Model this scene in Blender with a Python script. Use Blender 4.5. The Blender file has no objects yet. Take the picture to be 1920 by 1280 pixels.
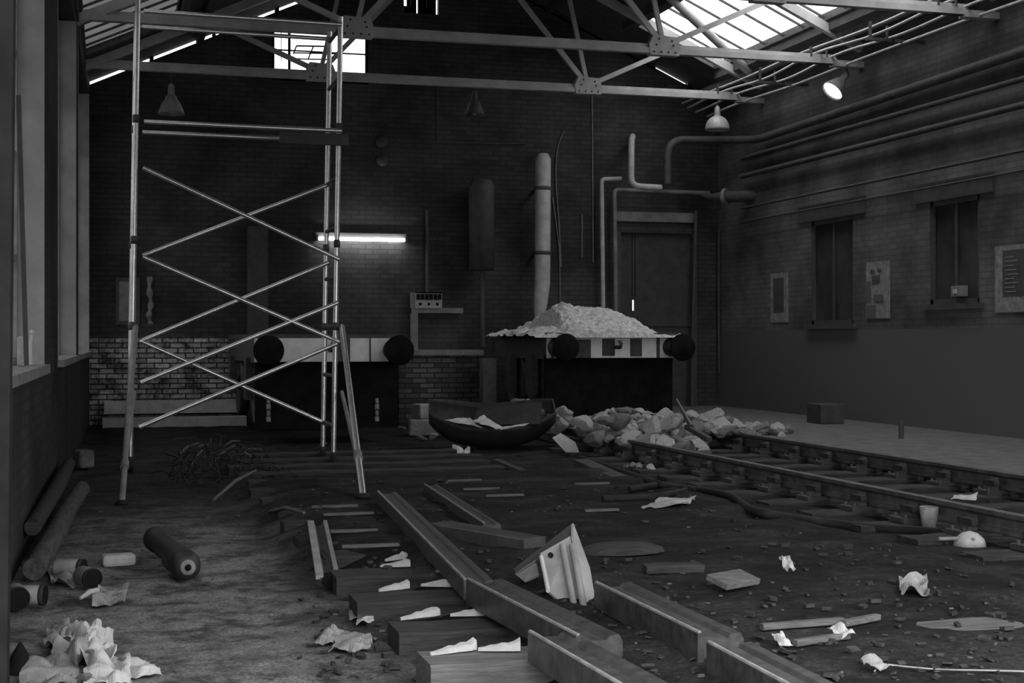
import bpy, math, random
from mathutils import Vector, Matrix, noise
random.seed(7)
C = bpy.context.scene.collection
V = Vector
# ---------------------------------------------------------------- camera geometry
F = 2667.0; TH = math.radians(15.9); CT, ST = math.cos(TH), math.sin(TH); HC = 1.3; HY = 634.0
def at(px, py, d):                       # a point of the place at depth d
    u = (px-960)/F; v = (HY-py)/F
    return V((d*(u*CT+ST), d*(CT-u*ST), HC+d*v))
def sm(a, b, x): t = max(0, min(1, (x-a)/(b-a))); return t*t*(3-2*t)
def FH(x, y):                            # dirt banked over the lifted track
    base = .022*noise.noise(V((x*1.3, y*1.3, 0)))+.012*noise.noise(V((x*5, y*5, 3)))-.012
    e = .5*sm(6.9, 8.6, y); k = sm(1.45-e, 1.95-e, x+.15*noise.noise(V((y*1.7, 4, 0))))*(1-sm(4.2, 4.9, x))*(1-sm(11.8, 13.8, y))
    bank = .125+.026*noise.noise(V((x*1.6, y*2.2, 9)))+.012*noise.noise(V((x*6, y*6, 2)))
    return min(base, .012)*(1-k)+bank*k
def gp(px, py, z=None):
    if z is not None: return at(px, py, F*(HC-z)/(py-HY))
    z = 0
    for _ in range(6):
        p = at(px, py, F*(HC-z)/(py-HY)); z = FH(p.x, p.y)
    return p
def gz(p): p = V(p); p.z = FH(p.x, p.y); return p
def yp(px, py, Y): return at(px, py, Y/(CT-(px-960)/F*ST))
def xp(px, py, X): return at(px, py, X/((px-960)/F*CT+ST))

# ---------------------------------------------------------------- materials
def ramp(nt, fac, stops):
    n = nt.nodes.new('ShaderNodeValToRGB'); nt.links.new(fac, n.inputs[0])
    e = n.color_ramp.elements
    while len(e) < len(stops): e.new(0.5)
    for el, (p, c) in zip(e, stops): el.position = p; el.color = (c, c, c, 1)
    return n.outputs[0]
def newmat(name):
    m = bpy.data.materials.new(name); m.use_nodes = True
    nt = m.node_tree; b = nt.nodes['Principled BSDF']
    return m, nt, b
def coords(nt, swz=None, scale=None):
    tc = nt.nodes.new('ShaderNodeTexCoord'); out = tc.outputs['Object']
    if swz:
        s = nt.nodes.new('ShaderNodeSeparateXYZ'); nt.links.new(out, s.inputs[0])
        c = nt.nodes.new('ShaderNodeCombineXYZ')
        for i, a in enumerate(swz): nt.links.new(s.outputs[a], c.inputs[i])
        out = c.outputs[0]
    if scale:
        mp = nt.nodes.new('ShaderNodeMapping'); mp.inputs['Scale'].default_value = scale
        nt.links.new(out, mp.inputs[0]); out = mp.outputs[0]
    return out
def nz(nt, vec, scale, detail=6, rough=.6):
    n = nt.nodes.new('ShaderNodeTexNoise'); n.inputs['Scale'].default_value = scale
    n.inputs['Detail'].default_value = detail; n.inputs['Roughness'].default_value = rough
    nt.links.new(vec, n.inputs['Vector']); return n.outputs[0]
def math_(nt, op, a, b=None, clamp=False):
    n = nt.nodes.new('ShaderNodeMath'); n.operation = op; n.use_clamp = clamp
    for i, x in enumerate((a, b)):
        if x is None: continue
        if isinstance(x, (int, float)): n.inputs[i].default_value = x
        else: nt.links.new(x, n.inputs[i])
    return n.outputs[0]
def mix(nt, fac, a, b):
    n = nt.nodes.new('ShaderNodeMix'); n.data_type = 'RGBA'
    for i, x in ((0, fac), (6, a), (7, b)):
        if isinstance(x, (int, float)): n.inputs[i].default_value = x if i == 0 else (x, x, x, 1)
        else: nt.links.new(x, n.inputs[i])
    return n.outputs[2]
def bump(nt, b, h, strength, dist=.02):
    n = nt.nodes.new('ShaderNodeBump'); n.inputs['Strength'].default_value = strength
    n.inputs['Distance'].default_value = dist
    nt.links.new(h, n.inputs['Height']); nt.links.new(n.outputs[0], b.inputs['Normal'])
M = {}
def mat(name, lo, hi, rough=.8, scale=8, metal=0, bmp=.3, stretch=None, spec=.3):
    m, nt, b = newmat(name)
    co = coords(nt, None, stretch); n = nz(nt, co, scale)
    nt.links.new(ramp(nt, n, ((.3, lo), (.7, hi))), b.inputs['Base Color'])
    b.inputs['Roughness'].default_value = rough; b.inputs['Metallic'].default_value = metal
    b.inputs['Specular IOR Level'].default_value = spec
    if bmp: bump(nt, b, n, bmp)
    M[name] = m; return m
mat('soot_paint', .05, .085, .8, 6)
mat('dark_iron', .025, .07, .6, 14, .0, .3, None, .5)
mat('rail_steel', .035, .09, .38, 10, .0, .25, (1, 1, 1), .5)
mat('rail_top', .05, .14, .45, 10, .2, .2, None, .5)
mat('scaffold_alloy', .62, .85, .30, 20, .85, .1, None, .5)
mat('truss_paint', .32, .48, .6, 5, 0, .15)
mat('grey_paint', .16, .28, .55, 6, 0, .15)
mat('pale_paint', .38, .6, .6, 6, 0, .15)
mat('wall_pipe_paint', .05, .085, .7, 6, 0, .1)
mat('boarding', .13, .18, .8, 6, 0, .1)
mat('shell_iron', .014, .04, .55, 9, 0, .3, None, .4)
mat('lit_edge_steel', .16, .34, .35, 16, 0, .1, None, .5)
mat('loose_steel', .022, .07, .42, 12, 0, .3, None, .5)
mat('reveal_paint', .26, .36, .6, 4, 0, .1)
mat('dull_pipe', .06, .10, .6, 6, 0, .1)
mat('wagon_white', .68, .88, .7, 7, 0, .2)
mat('sleeper_wood', .015, .06, .85, 5, 0, .6, (1, 8, 8))
mat('sleeper_old', .018, .06, .85, 5, 0, .6, (1, 8, 8))
mat('dry_wood', .07, .17, .8, 6, 0, .5, (1, 8, 8))
mat('log_wood', .035, .10, .9, 5, 0, .6, (6, 1, 6))
mat('splinter', .34, .52, .8, 20, 0, .3)
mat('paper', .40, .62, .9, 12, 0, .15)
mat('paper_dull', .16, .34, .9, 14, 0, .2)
mat('stone', .26, .52, .95, 9, 0, .6)
mat('stone_dark', .10, .24, .95, 9, 0, .6)
mat('spoil', .30, .75, .98, 16, 0, 1.0)
mat('enamel', .30, .42, .3, 3, 0, .0, None, .5)
mat('enamel_dark', .05, .08, .4, 3, 0, .0, None, .5)
mat('rubber', .008, .018, .7, 8, 0, .2)
mat('board', .05, .09, .8, 5, 0, .3)
mat('black', .008, .018, .95, 6, 0, 0, None, .05)
mat('panel_grey', .22, .36, .55, 7, 0, .2)
mat('tin_label', .34, .5, .6, 9, 0, .1)

def emis(name, s, col=(1, 1, 1)):
    m, nt, b = newmat(name); b.inputs['Base Color'].default_value = (*col, 1)
    b.inputs['Emission Color'].default_value = (*col, 1); b.inputs['Emission Strength'].default_value = s
    M[name] = m
emis('tube_light', 6.0); emis('bulb_light', 2.5)

def glass(name, t, diff=.0):
    m, nt, b = newmat(name); nt.nodes.remove(b)
    tr = nt.nodes.new('ShaderNodeBsdfTransparent'); co = coords(nt); n = nz(nt, co, 1.3, 4)
    nt.links.new(ramp(nt, n, ((.3, t*.8), (.7, t))), tr.inputs[0])
    gl = nt.nodes.new('ShaderNodeBsdfGlossy'); gl.inputs['Roughness'].default_value = .15
    gl.inputs['Color'].default_value = (.5, .5, .5, 1)
    mx = nt.nodes.new('ShaderNodeMixShader'); mx.inputs[0].default_value = .03
    nt.links.new(tr.outputs[0], mx.inputs[1]); nt.links.new(gl.outputs[0], mx.inputs[2])
    nt.links.new(mx.outputs[0], nt.nodes['Material Output'].inputs[0]); M[name] = m
glass('clear_glass', .95); glass('grimy_glass', .24); glass('window_glass', .5); glass('dark_pane', .85)

def brick(name, swz, lo, hi, mortar, rough=.85, dado=None, gloss=.35, upper=None):
    m, nt, b = newmat(name); co = coords(nt, swz)
    br = nt.nodes.new('ShaderNodeTexBrick'); nt.links.new(co, br.inputs['Vector'])
    br.inputs['Scale'].default_value = 1.0; br.inputs['Brick Width'].default_value = .23
    br.inputs['Row Height'].default_value = .077; br.inputs['Mortar Size'].default_value = .010
    br.inputs['Color1'].default_value = (lo, lo, lo, 1); br.inputs['Color2'].default_value = (hi, hi, hi, 1)
    br.inputs['Mortar'].default_value = (mortar, mortar, mortar, 1)
    big = nz(nt, co, .9, 5); mask = ramp(nt, big, ((.35, .45), (.7, 1.35)))
    mu = nt.nodes.new('ShaderNodeMix'); mu.data_type = 'RGBA'; mu.blend_type = 'MULTIPLY'; mu.inputs[0].default_value = 1
    nt.links.new(br.outputs['Color'], mu.inputs[6]); nt.links.new(mask, mu.inputs[7]); col = mu.outputs[2]
    rgh = rough
    if dado:
        zmax, x0, x1, dlo, dhi = dado          # glazed pale bricks below zmax between x0 and x1
        s = nt.nodes.new('ShaderNodeSeparateXYZ'); nt.links.new(co, s.inputs[0])
        b2 = nt.nodes.new('ShaderNodeTexBrick'); nt.links.new(co, b2.inputs['Vector'])
        b2.inputs['Scale'].default_value = 1.0; b2.inputs['Brick Width'].default_value = .23
        b2.inputs['Row Height'].default_value = .077; b2.inputs['Mortar Size'].default_value = .010
        b2.inputs['Color1'].default_value = (dlo, dlo, dlo, 1); b2.inputs['Color2'].default_value = (dhi, dhi, dhi, 1)
        b2.inputs['Mortar'].default_value = (.05, .05, .05, 1)
        wear = ramp(nt, nz(nt, co, 5, 8, .8), ((.40, .12), (.58, 1.0)))
        m2 = nt.nodes.new('ShaderNodeMix'); m2.data_type = 'RGBA'; m2.blend_type = 'MULTIPLY'; m2.inputs[0].default_value = 1
        nt.links.new(b2.outputs['Color'], m2.inputs[6]); nt.links.new(wear, m2.inputs[7])
        f = math_(nt, 'MULTIPLY', math_(nt, 'LESS_THAN', s.outputs[1], zmax), math_(nt, 'LESS_THAN', s.outputs[0], x1))
        f = math_(nt, 'MULTIPLY', f, math_(nt, 'GREATER_THAN', s.outputs[0], x0))
        col = mix(nt, f, col, m2.outputs[2])
    if upper:                                   # smooth dark painted dado
        zmax, c = upper
        s = nt.nodes.new('ShaderNodeSeparateXYZ'); nt.links.new(co, s.inputs[0])
        f = math_(nt, 'LESS_THAN', s.outputs[1], zmax)
        col = mix(nt, f, col, c)
    nt.links.new(col, b.inputs['Base Color']); b.inputs['Roughness'].default_value = rgh
    b.inputs['Specular IOR Level'].default_value = gloss
    bump(nt, b, br.outputs['Fac'], -.5, .01); M[name] = m
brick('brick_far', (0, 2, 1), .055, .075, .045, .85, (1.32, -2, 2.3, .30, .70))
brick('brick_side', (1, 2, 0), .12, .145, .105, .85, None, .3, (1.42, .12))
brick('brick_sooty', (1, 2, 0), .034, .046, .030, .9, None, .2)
brick('brick_low', (0, 2, 1), .05, .16, .03, .8)

def floor_mat():
    m, nt, b = newmat('floor_dirt'); co = coords(nt)
    s = nt.nodes.new('ShaderNodeSeparateXYZ'); nt.links.new(co, s.inputs[0])
    n1 = nz(nt, co, 1.1, 7, .65); n2 = nz(nt, co, 9, 8, .7); n3 = nz(nt, co, 70, 6, .8)
    mp = nt.nodes.new('ShaderNodeMapping'); mp.inputs['Scale'].default_value = (.9, 1.2, 1); nt.links.new(co, mp.inputs[0])
    n4 = nz(nt, mp.outputs[0], 2.3, 6, .65)
    # sand lies over the oily dirt beside the wall, up to a wandering edge
    e = math_(nt, 'ADD', s.outputs[0], math_(nt, 'MULTIPLY', n1, 1.2))
    sand = ramp(nt, math_(nt, 'MULTIPLY', e, .5), ((.62, 1.0), (.95, 0.0)))
    far = ramp(nt, math_(nt, 'MULTIPLY', math_(nt, 'ADD', s.outputs[1], math_(nt, 'MULTIPLY', n1, 3)), .05), ((.50, 1.0), (.68, 0.12)))
    sand = math_(nt, 'MULTIPLY', sand, far)
    grit = nz(nt, co, 22, 6, .75); dirt = mix(nt, ramp(nt, n4, ((.46, 0), (.64, 1))), ramp(nt, grit, ((.3, .004), (.55, .013), (.78, .045))), ramp(nt, grit, ((.3, .012), (.6, .05), (.8, .11))))
    sandc = mix(nt, ramp(nt, nz(nt, co, 3.2, 8, .72), ((.42, 1), (.54, 0))), ramp(nt, n2, ((.28, .14), (.48, .25), (.75, .33))), ramp(nt, n2, ((.3, .03), (.7, .16))))
    col = mix(nt, sand, dirt, sandc)
    fine = ramp(nt, n3, ((.34, .25), (.62, 1.35)))
    mu = nt.nodes.new('ShaderNodeMix'); mu.data_type = 'RGBA'; mu.blend_type = 'MULTIPLY'; mu.inputs[0].default_value = 1
    nt.links.new(col, mu.inputs[6]); nt.links.new(fine, mu.inputs[7])
    nt.links.new(mu.outputs[2], b.inputs['Base Color']); b.inputs['Roughness'].default_value = .92
    b.inputs['Specular IOR Level'].default_value = .2
    bump(nt, b, n2, .8, .03); M['floor_dirt'] = m
floor_mat()
mat('concrete', .08, .15, .85, 5, 0, .15)
mat('outside_ground', .15, .25, .9, 2, 0, .2)

# ---------------------------------------------------------------- mesh builder
ROOTM = {}
def rotz(a): return Matrix.Rotation(a, 4, 'Z')
def basis(d, up=V((0, 0, 1))):
    d = d.normalized(); s = up.cross(d)
    if s.length < 1e-4: s = V((1, 0, 0)).cross(d)
    s.normalize(); u = d.cross(s); return s, u, d
class MB:
    def __init__(s): s.v = []; s.f = []; s.sm = []
    def add(s, vs, fs, smooth=False):
        o = len(s.v); s.v += [V(v) for v in vs]
        for f in fs: s.f.append([i+o for i in f]); s.sm.append(smooth)
        return s
    def box(s, c, d, R=None):
        c = V(c); vs = []
        for x in (-.5, .5):
            for y in (-.5, .5):
                for z in (-.5, .5):
                    p = V((x*d[0], y*d[1], z*d[2]))
                    vs.append(c+(R@p if R else p))
        return s.add(vs, [(0, 1, 3, 2), (4, 6, 7, 5), (0, 4, 5, 1), (2, 3, 7, 6), (0, 2, 6, 4), (1, 5, 7, 3)])
    def bb(s, a, b):
        a, b = V(a), V(b); return s.box((a+b)/2, b-a)
    def prof(s, poly, p0, p1, up=V((0, 0, 1)), smooth=False):
        p0, p1 = V(p0), V(p1); sd, u, d = basis(p1-p0, V(up)); n = len(poly)
        vs = [p0+sd*x+u*y for x, y in poly]+[p1+sd*x+u*y for x, y in poly]
        s.add(vs, [(i, (i+1) % n, n+(i+1) % n, n+i) for i in range(n)], smooth)
        s.add([p0+sd*x+u*y for x, y in poly], [tuple(range(n-1, -1, -1))])
        return s.add([p1+sd*x+u*y for x, y in poly], [tuple(range(n))])
    def bar(s, p0, p1, w, h, up=V((0, 0, 1))):
        return s.prof([(-w/2, -h/2), (w/2, -h/2), (w/2, h/2), (-w/2, h/2)], p0, p1, up)
    def tube(s, pts, r, n=12, cap=True):
        pts = [V(p) for p in pts]; k = len(pts)
        rs = r if isinstance(r, (list, tuple)) else [r]*k
        d0 = (pts[1]-pts[0]).normalized(); sd, u, _ = basis(d0); vs = []
        for i, p in enumerate(pts):
            d = (pts[min(i+1, k-1)]-pts[max(i-1, 0)]).normalized()
            sd = (sd-d*sd.dot(d)).normalized(); u = d.cross(sd)
            vs += [p+(sd*math.cos(2*math.pi*j/n)+u*math.sin(2*math.pi*j/n))*rs[i] for j in range(n)]
        fs = [(i*n+j, i*n+(j+1) % n, (i+1)*n+(j+1) % n, (i+1)*n+j) for i in range(k-1) for j in range(n)]
        s.add(vs, fs, True)
        if cap: s.add(vs[:n], [tuple(range(n-1, -1, -1))]); s.add(vs[-n:], [tuple(range(n))])
        return s
    def lathe(s, prof, Mx, n=20, smooth=True):
        k = len(prof); vs = []
        for r, z in prof: vs += [Mx@V((r*math.cos(2*math.pi*j/n), r*math.sin(2*math.pi*j/n), z)) for j in range(n)]
        s.add(vs, [(i*n+j, i*n+(j+1) % n, (i+1)*n+(j+1) % n, (i+1)*n+j) for i in range(k-1) for j in range(n)], smooth)
        return s
    def disc(s, r, z, Mx, n=20, flip=False):
        t = tuple(range(n)) if not flip else tuple(range(n-1, -1, -1))
        return s.add([Mx@V((r*math.cos(2*math.pi*j/n), r*math.sin(2*math.pi*j/n), z)) for j in range(n)], [t])
    def slab(s, pts, th):                    # thick polygon
        pts = [V(p) for p in pts]; nrm = (pts[1]-pts[0]).cross(pts[2]-pts[0]).normalized()*th; n = len(pts)
        vs = pts+[p+nrm for p in pts]
        return s.add(vs, [tuple(range(n-1, -1, -1)), tuple(range(n, 2*n))]+[(i, (i+1) % n, n+(i+1) % n, n+i) for i in range(n)])
    def build(s, name, material, parent=None, bevel=0, keep=False, solid=0):
        me = bpy.data.meshes.new(name)
        if parent is not None: W = ROOTM[parent.name]
        elif keep: W = Matrix.Identity(4)
        else:
            lo = V([min(v[i] for v in s.v) for i in range(3)]); hi = V([max(v[i] for v in s.v) for i in range(3)])
            W = Matrix.Translation(((lo.x+hi.x)/2, (lo.y+hi.y)/2, lo.z))
        I = W.inverted()
        me.from_pydata([I@v for v in s.v], [], s.f); me.polygons.foreach_set('use_smooth', s.sm); me.update()
        o = bpy.data.objects.new(name, me); C.objects.link(o)
        if isinstance(material, str): material = M[material]
        me.materials.append(material)
        if parent is not None: o.parent = parent
        else: o.matrix_world = W
        ROOTM[o.name] = W
        if bevel:
            b = o.modifiers.new('edge', 'BEVEL'); b.width = bevel; b.segments = 2; b.limit_method = 'ANGLE'
        if solid:
            b = o.modifiers.new('thick', 'SOLIDIFY'); b.thickness = solid; b.offset = 0
        return o
def tag(o, label=None, cat=None, group=None, kind=None):
    if label: o['label'] = label
    if cat: o['category'] = cat
    if group: o['group'] = group
    if kind: o['kind'] = kind
    return o
def root(name, loc, label, cat, group=None, rz=0):
    o = bpy.data.objects.new(name, None); C.objects.link(o); o.empty_display_size = .1
    o.location = loc; o.rotation_euler = (0, 0, rz)
    ROOTM[o.name] = Matrix.Translation(V(loc))@rotz(rz)
    return tag(o, label, cat, group)
def copy_tree(o, parent=None):
    c = o.copy(); C.objects.link(c)
    if parent is not None: c.parent = parent
    ROOTM[c.name] = ROOTM[o.name]
    for ch in list(o.children): copy_tree(ch, c)
    return c
def struct(o, label=None, cat=None):
    tag(o, label, cat, None, 'structure'); return o
def lerp(a, b, t): return V(a)*(1-t)+V(b)*t
def arc_path(pts, r=.12, n=5):               # polyline with rounded corners
    pts = [V(p) for p in pts]; out = [pts[0]]
    for i in range(1, len(pts)-1):
        a, b, c = pts[i-1], pts[i], pts[i+1]
        d1 = (a-b).normalized(); d2 = (c-b).normalized()
        rr = min(r, (a-b).length*.45, (c-b).length*.45)
        for k in range(n+1):
            t = k/n; out.append((b+d1*rr)*(1-t)**2+b*2*t*(1-t)+(b+d2*rr)*t*t)
    return out+[pts[-1]]
def spline(pts, n=8):
    pts = [V(p) for p in pts]; P = [pts[0]]+pts+[pts[-1]]; out = []
    for i in range(1, len(P)-2):
        for k in range(n):
            t = k/n; a, b, c, d = P[i-1], P[i], P[i+1], P[i+2]
            out.append(.5*((2*b)+(c-a)*t+(2*a-5*b+4*c-d)*t*t+(3*b-a-3*c+d)*t**3))
    return out+[pts[-1]]

# ---------------------------------------------------------------- the setting
XR = 9.9; YF = 22.1; YN = 3.3; AX = 5.05
def RZ(x): return 7.55-.455*abs(x-AX)        # underside of the roof
def LX(y): return -.63+.0172*y               # inner face of the window wall
# floor, gently uneven
fm = MB(); nx, ny = 150, 260; x0, x1, y0, y1 = -2.2, XR+.3, YN-.4, YF+.3
for j in range(ny+1):
    for i in range(nx+1):
        x = x0+(x1-x0)*i/nx; y = y0+(y1-y0)*j/ny
        fm.v.append(V((x, y, FH(x, y))))
for j in range(ny):
    for i in range(nx):
        a = j*(nx+1)+i; fm.f.append([a, a+1, a+nx+2, a+nx+1]); fm.sm.append(True)
struct(fm.build('floor', 'floor_dirt', keep=True))
struct(MB().bb((-14, -16, -.3), (26, YN-.4, -.03)).build('ground_outside', 'outside_ground', keep=True))
struct(MB().bb((7.22, YN, -.05), (XR+.1, YF, .17)).build('floor_walkway', 'concrete', keep=True))

# far wall with gable
def gable(mb, xa, xb, zlo, zhi=None, ya=YF, yb=YF+.34, gap=.0):
    cuts = [xa]+([AX] if xa < AX < xb else [])+[xb]
    for a, b in zip(cuts, cuts[1:]):
        za, zb = (zhi, zhi) if zhi is not None else (RZ(a)-gap, RZ(b)-gap)
        vs = [(a, ya, zlo), (b, ya, zlo), (b, ya, zb), (a, ya, za), (a, yb, zlo), (b, yb, zlo), (b, yb, zb), (a, yb, za)]
        mb.add(vs, [(0, 1, 2, 3), (5, 4, 7, 6), (1, 5, 6, 2), (4, 0, 3, 7), (3, 2, 6, 7), (0, 4, 5, 1)])
WX0, WX1, WZ0, WZ1 = 2.45, 3.95, 5.28, 6.25
TX0, TX1, TZ0, TZ1 = 4.52, 5.08, 6.45, 7.2
d0 = yp(1160, 420, YF); d1 = yp(1300, 420, YF); DX0, DX1 = d0.x, d1.x; DZ = 3.05
fw = MB()
gable(fw, -1, DX0, -.1, 4.4); gable(fw, DX0, DX1, DZ, 4.4); gable(fw, DX1, XR+.4, -.1, 4.4)
th = dict(ya=YF, yb=YF+.12)
GP = .062
gable(fw, -1, WX0, 4.4, None, gap=GP, **th); gable(fw, WX0, WX1, 4.4, WZ0, **th)
gable(fw, WX0, WX1, WZ1, None, gap=GP, **th) if RZ(WX0)-GP > WZ1+.01 else None
gable(fw, WX1, TX0, 4.4, None, gap=GP, **th); gable(fw, TX0, TX1, 4.4, TZ0, **th); gable(fw, TX0, TX1, TZ1, None, gap=0, **th)
gable(fw, TX1, XR+.4, 4.4, None, gap=GP, **th)
def plug(xa, xb):                             # brick packing that stops the gap under the roof
    y = YF+.06
    for k in range(max(1, int((xb-xa)/.3))):
        n = max(1, int((xb-xa)/.3)); a = xa+(xb-xa)*k/n; b = xa+(xb-xa)*(k+1)/n
        za, zb = RZ(a), RZ(b)
        fw.add([(a, YF, za-.1), (b, YF, zb-.1), (b, YF, zb+.01), (a, YF, za+.01), (a, YF+.12, za-.1), (b, YF+.12, zb-.1), (b, YF+.12, zb+.01), (a, YF+.12, za+.01)],
               [(0, 1, 2, 3), (5, 4, 7, 6), (1, 5, 6, 2), (4, 0, 3, 7), (3, 2, 6, 7), (0, 4, 5, 1)])
for a, b in ((-1, -.3), (.62, .68), (1.55, 1.6), (2.5, 2.56), (4.0, 8.78), (9.36, XR+.4)): plug(a, b)
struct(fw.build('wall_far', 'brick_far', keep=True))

# window wall at the near left, running very slightly out of true
A = math.atan(.0172)
def lw(y, dx, z): return V((LX(y)-dx*math.cos(A), y+dx*math.sin(A), z))
def lbox(mb, ya, yb, da, db, za, zb):
    vs = [lw(ya, da, za), lw(yb, da, za), lw(yb, da, zb), lw(ya, da, zb), lw(ya, db, za), lw(yb, db, za), lw(yb, db, zb), lw(ya, db, zb)]
    return mb.add(vs, [(0, 3, 2, 1), (4, 5, 6, 7), (0, 1, 5, 4), (2, 3, 7, 6), (1, 2, 6, 5), (0, 4, 7, 3)])
SILL = 1.1; HEAD = 4.85
wins = [(7.0, 10.8), (12.9, 16.7), (17.6, 21.6)]
lwm = MB()
lbox(lwm, YN, YF+.3, 0, .4, -.1, SILL); lbox(lwm, YN, YF+.3, 0, .4, HEAD, 5.2)
ed = [YN]+[e for w in wins for e in w]+[YF+.3]
for k in range(0, len(ed), 2): lbox(lwm, ed[k], ed[k+1], 0, .4, SILL, HEAD)
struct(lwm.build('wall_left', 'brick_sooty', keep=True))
rev = []
for k, (a, b) in enumerate(wins):
    w = MB(); n = f'window_{k+1}'
    for yy in (a+.04, b-.04): lbox(w, yy-.04, yy+.04, .17, .25, SILL, HEAD)
    nm = 4
    for q in range(1, nm): y = a+(b-a)*q/nm; lbox(w, y-.025, y+.025, .18, .24, SILL, HEAD)
    for q in range(0, 6):
        z = SILL+.04+(HEAD-SILL-.08)*q/5; lbox(w, a, b, .18, .24, z-.025, z+.025)
    o = struct(w.build(n, 'grey_paint', keep=True))
    lbox(MB(), a, b, .205, .212, SILL, HEAD).build('window_glass', 'window_glass', o)
    r = MB(); lbox(r, b-.03, b+.001, -.012, .17, SILL, HEAD); lbox(r, a-.001, a+.03, -.004, .17, SILL, HEAD)
    r.build('window_reveal', 'reveal_paint', o)
    s = MB(); lbox(s, a-.02, b+.02, -.05, .2, SILL-.05, SILL+.012); s.build('window_sill', 'grey_paint', o)

# right-hand wall
rw = MB()
def rwin(pa, pb, pc, pd): a = xp(pa, pc, XR); b = xp(pb, pd, XR); return b.y, a.y, min(a.z, b.z), max(a.z, b.z)
wy0, wy1 = xp(1836, 500, XR).y, xp(1742, 500, XR).y; wz0, wz1 = 1.72, 3.0
vy0, vy1 = xp(1600, 500, XR).y, xp(1520, 500, XR).y; vz0, vz1 = 1.5, 3.0
def rbox(mb, ya, yb, xa, xb, za, zb): return mb.bb((xa, ya, za), (xb, yb, zb))
for ya, yb, za, zb in ((YN, wy0, -.1, 5.4), (wy0, wy1, -.1, wz0), (wy0, wy1, wz1, 5.4), (wy1, vy0, -.1, 5.4),
                       (vy0, vy1, -.1, vz0), (vy0, vy1, vz1, 5.4), (vy1, YF+.3, -.1, 5.4)):
    rbox(rw, ya, yb, XR, XR+.4, za, zb)
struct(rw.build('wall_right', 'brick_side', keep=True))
for k, (a, b, za, zb, bars) in enumerate(((wy0, wy1, wz0, wz1, 2), (vy0, vy1, vz0, vz1, 2))):
    w = MB()
    for y in (a+.03, b-.03): w.bb((XR+.02, y-.03, za), (XR+.09, y+.03, zb))
    for z in (za+.03, zb-.03): w.bb((XR+.02, a, z-.03), (XR+.09, b, z+.03))
    for q in range(1, bars): y = a+(b-a)*q/bars; w.bb((XR+.03, y-.015, za), (XR+.08, y+.015, zb))
    o = struct(w.build(f'window_{k+4}', 'dull_pipe', keep=True))
    MB().bb((XR+.055, a, za), (XR+.06, b, zb)).build('window_glass', 'dark_pane', o)
    MB().bb((XR+.065, a, za), (XR+.12, b, zb)).build('window_boarding', 'boarding', o)
    e = (b-a)*.28
    MB().bb((XR-.03, a-e, zb), (XR+.1, b+e, zb+.24)).build('window_lintel', 'dull_pipe', o)
    MB().bb((XR-.06, a-.1, za-.07), (XR+.12, b+.1, za)).build('window_sill', 'dull_pipe', o)

# front wall with the wide engine doorway the photographer stands in
nf = MB(); gable(nf, -.9, XR+.4, 3.5, None, YN-.35, YN); nf.bb((XR-1.6, YN-.35, -.1), (XR+.4, YN, 3.5))
struct(nf.build('wall_near', 'brick_sooty', keep=True))
a, b = at(25, 0, 3.35), at(13, 1280, 3.35); b2 = b+(b-a)*.2; a2 = a+(a-b)*1.9
jm = MB(); e = V((-.55, 0, 0)); dd = V((0, .1, 0))
jm.add([b2, b2+e, a2+e, a2, b2+dd, b2+e+dd, a2+e+dd, a2+dd], [(0, 3, 2, 1), (4, 5, 6, 7), (0, 1, 5, 4), (2, 3, 7, 6), (1, 2, 6, 5), (0, 4, 7, 3)])
struct(jm.build('door_jamb', 'black', keep=True))

# roof: two slopes with a skylight strip in each
LSK = (-.30, .93, YN+.3, 20.15); RSK = (7.93, 9.37, YN+.3, 20.98)
rf = MB()
def slope(mb, xa, xb, ya, yb, t=.1, lift=0):
    za, zb = RZ(xa)+lift, RZ(xb)+lift
    vs = [(xa, ya, za), (xb, ya, zb), (xb, yb, zb), (xa, yb, za), (xa, ya, za+t), (xb, ya, zb+t), (xb, yb, zb+t), (xa, yb, za+t)]
    return mb.add(vs, [(0, 3, 2, 1), (4, 5, 6, 7), (0, 1, 5, 4), (2, 3, 7, 6), (1, 2, 6, 5), (0, 4, 7, 3)])
RY0, RY1 = YN-.4, YF+.13
for xa, xb in ((-1.1, LSK[0]), (LSK[1], AX), (AX, RSK[0]), (RSK[1], XR+.6)): slope(rf, xa, xb, RY0, RY1)
for sk in (LSK, RSK): slope(rf, sk[0], sk[1], RY0, sk[2]); slope(rf, sk[0], sk[1], sk[3], RY1)
struct(rf.build('ceiling', 'soot_paint', keep=True))
for n, sk, g, fm_, step in (('window_6', RSK, 'clear_glass', 'dark_iron', .6), ('window_7', LSK, 'grimy_glass', 'dark_iron', .46)):
    w = MB(); y = sk[3]
    while y > sk[2]:
        slope(w, sk[0], sk[1], y-.014, y+.014, .03, .035); y -= step
    for xx in (sk[0], sk[1]): slope(w, xx-.03, xx+.03, sk[2], sk[3], .1, .0)
    slope(w, sk[0], sk[1], sk[3]-.03, sk[3]+.03, .1, 0)
    o = struct(w.build(n, fm_, keep=True))
    g_ = MB(); slope(g_, sk[0], sk[1], sk[2], sk[3], .008, .06); g_.build('window_glass', g, o)
    for xx in (sk[0]-.06, sk[1]+.06):         # timber curbs under the glazing
        t_ = MB(); slope(t_, xx-.05, xx+.05, sk[2], sk[3]+.1, .12, -.12); t_.build('window_curb', 'soot_paint', o)
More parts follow.
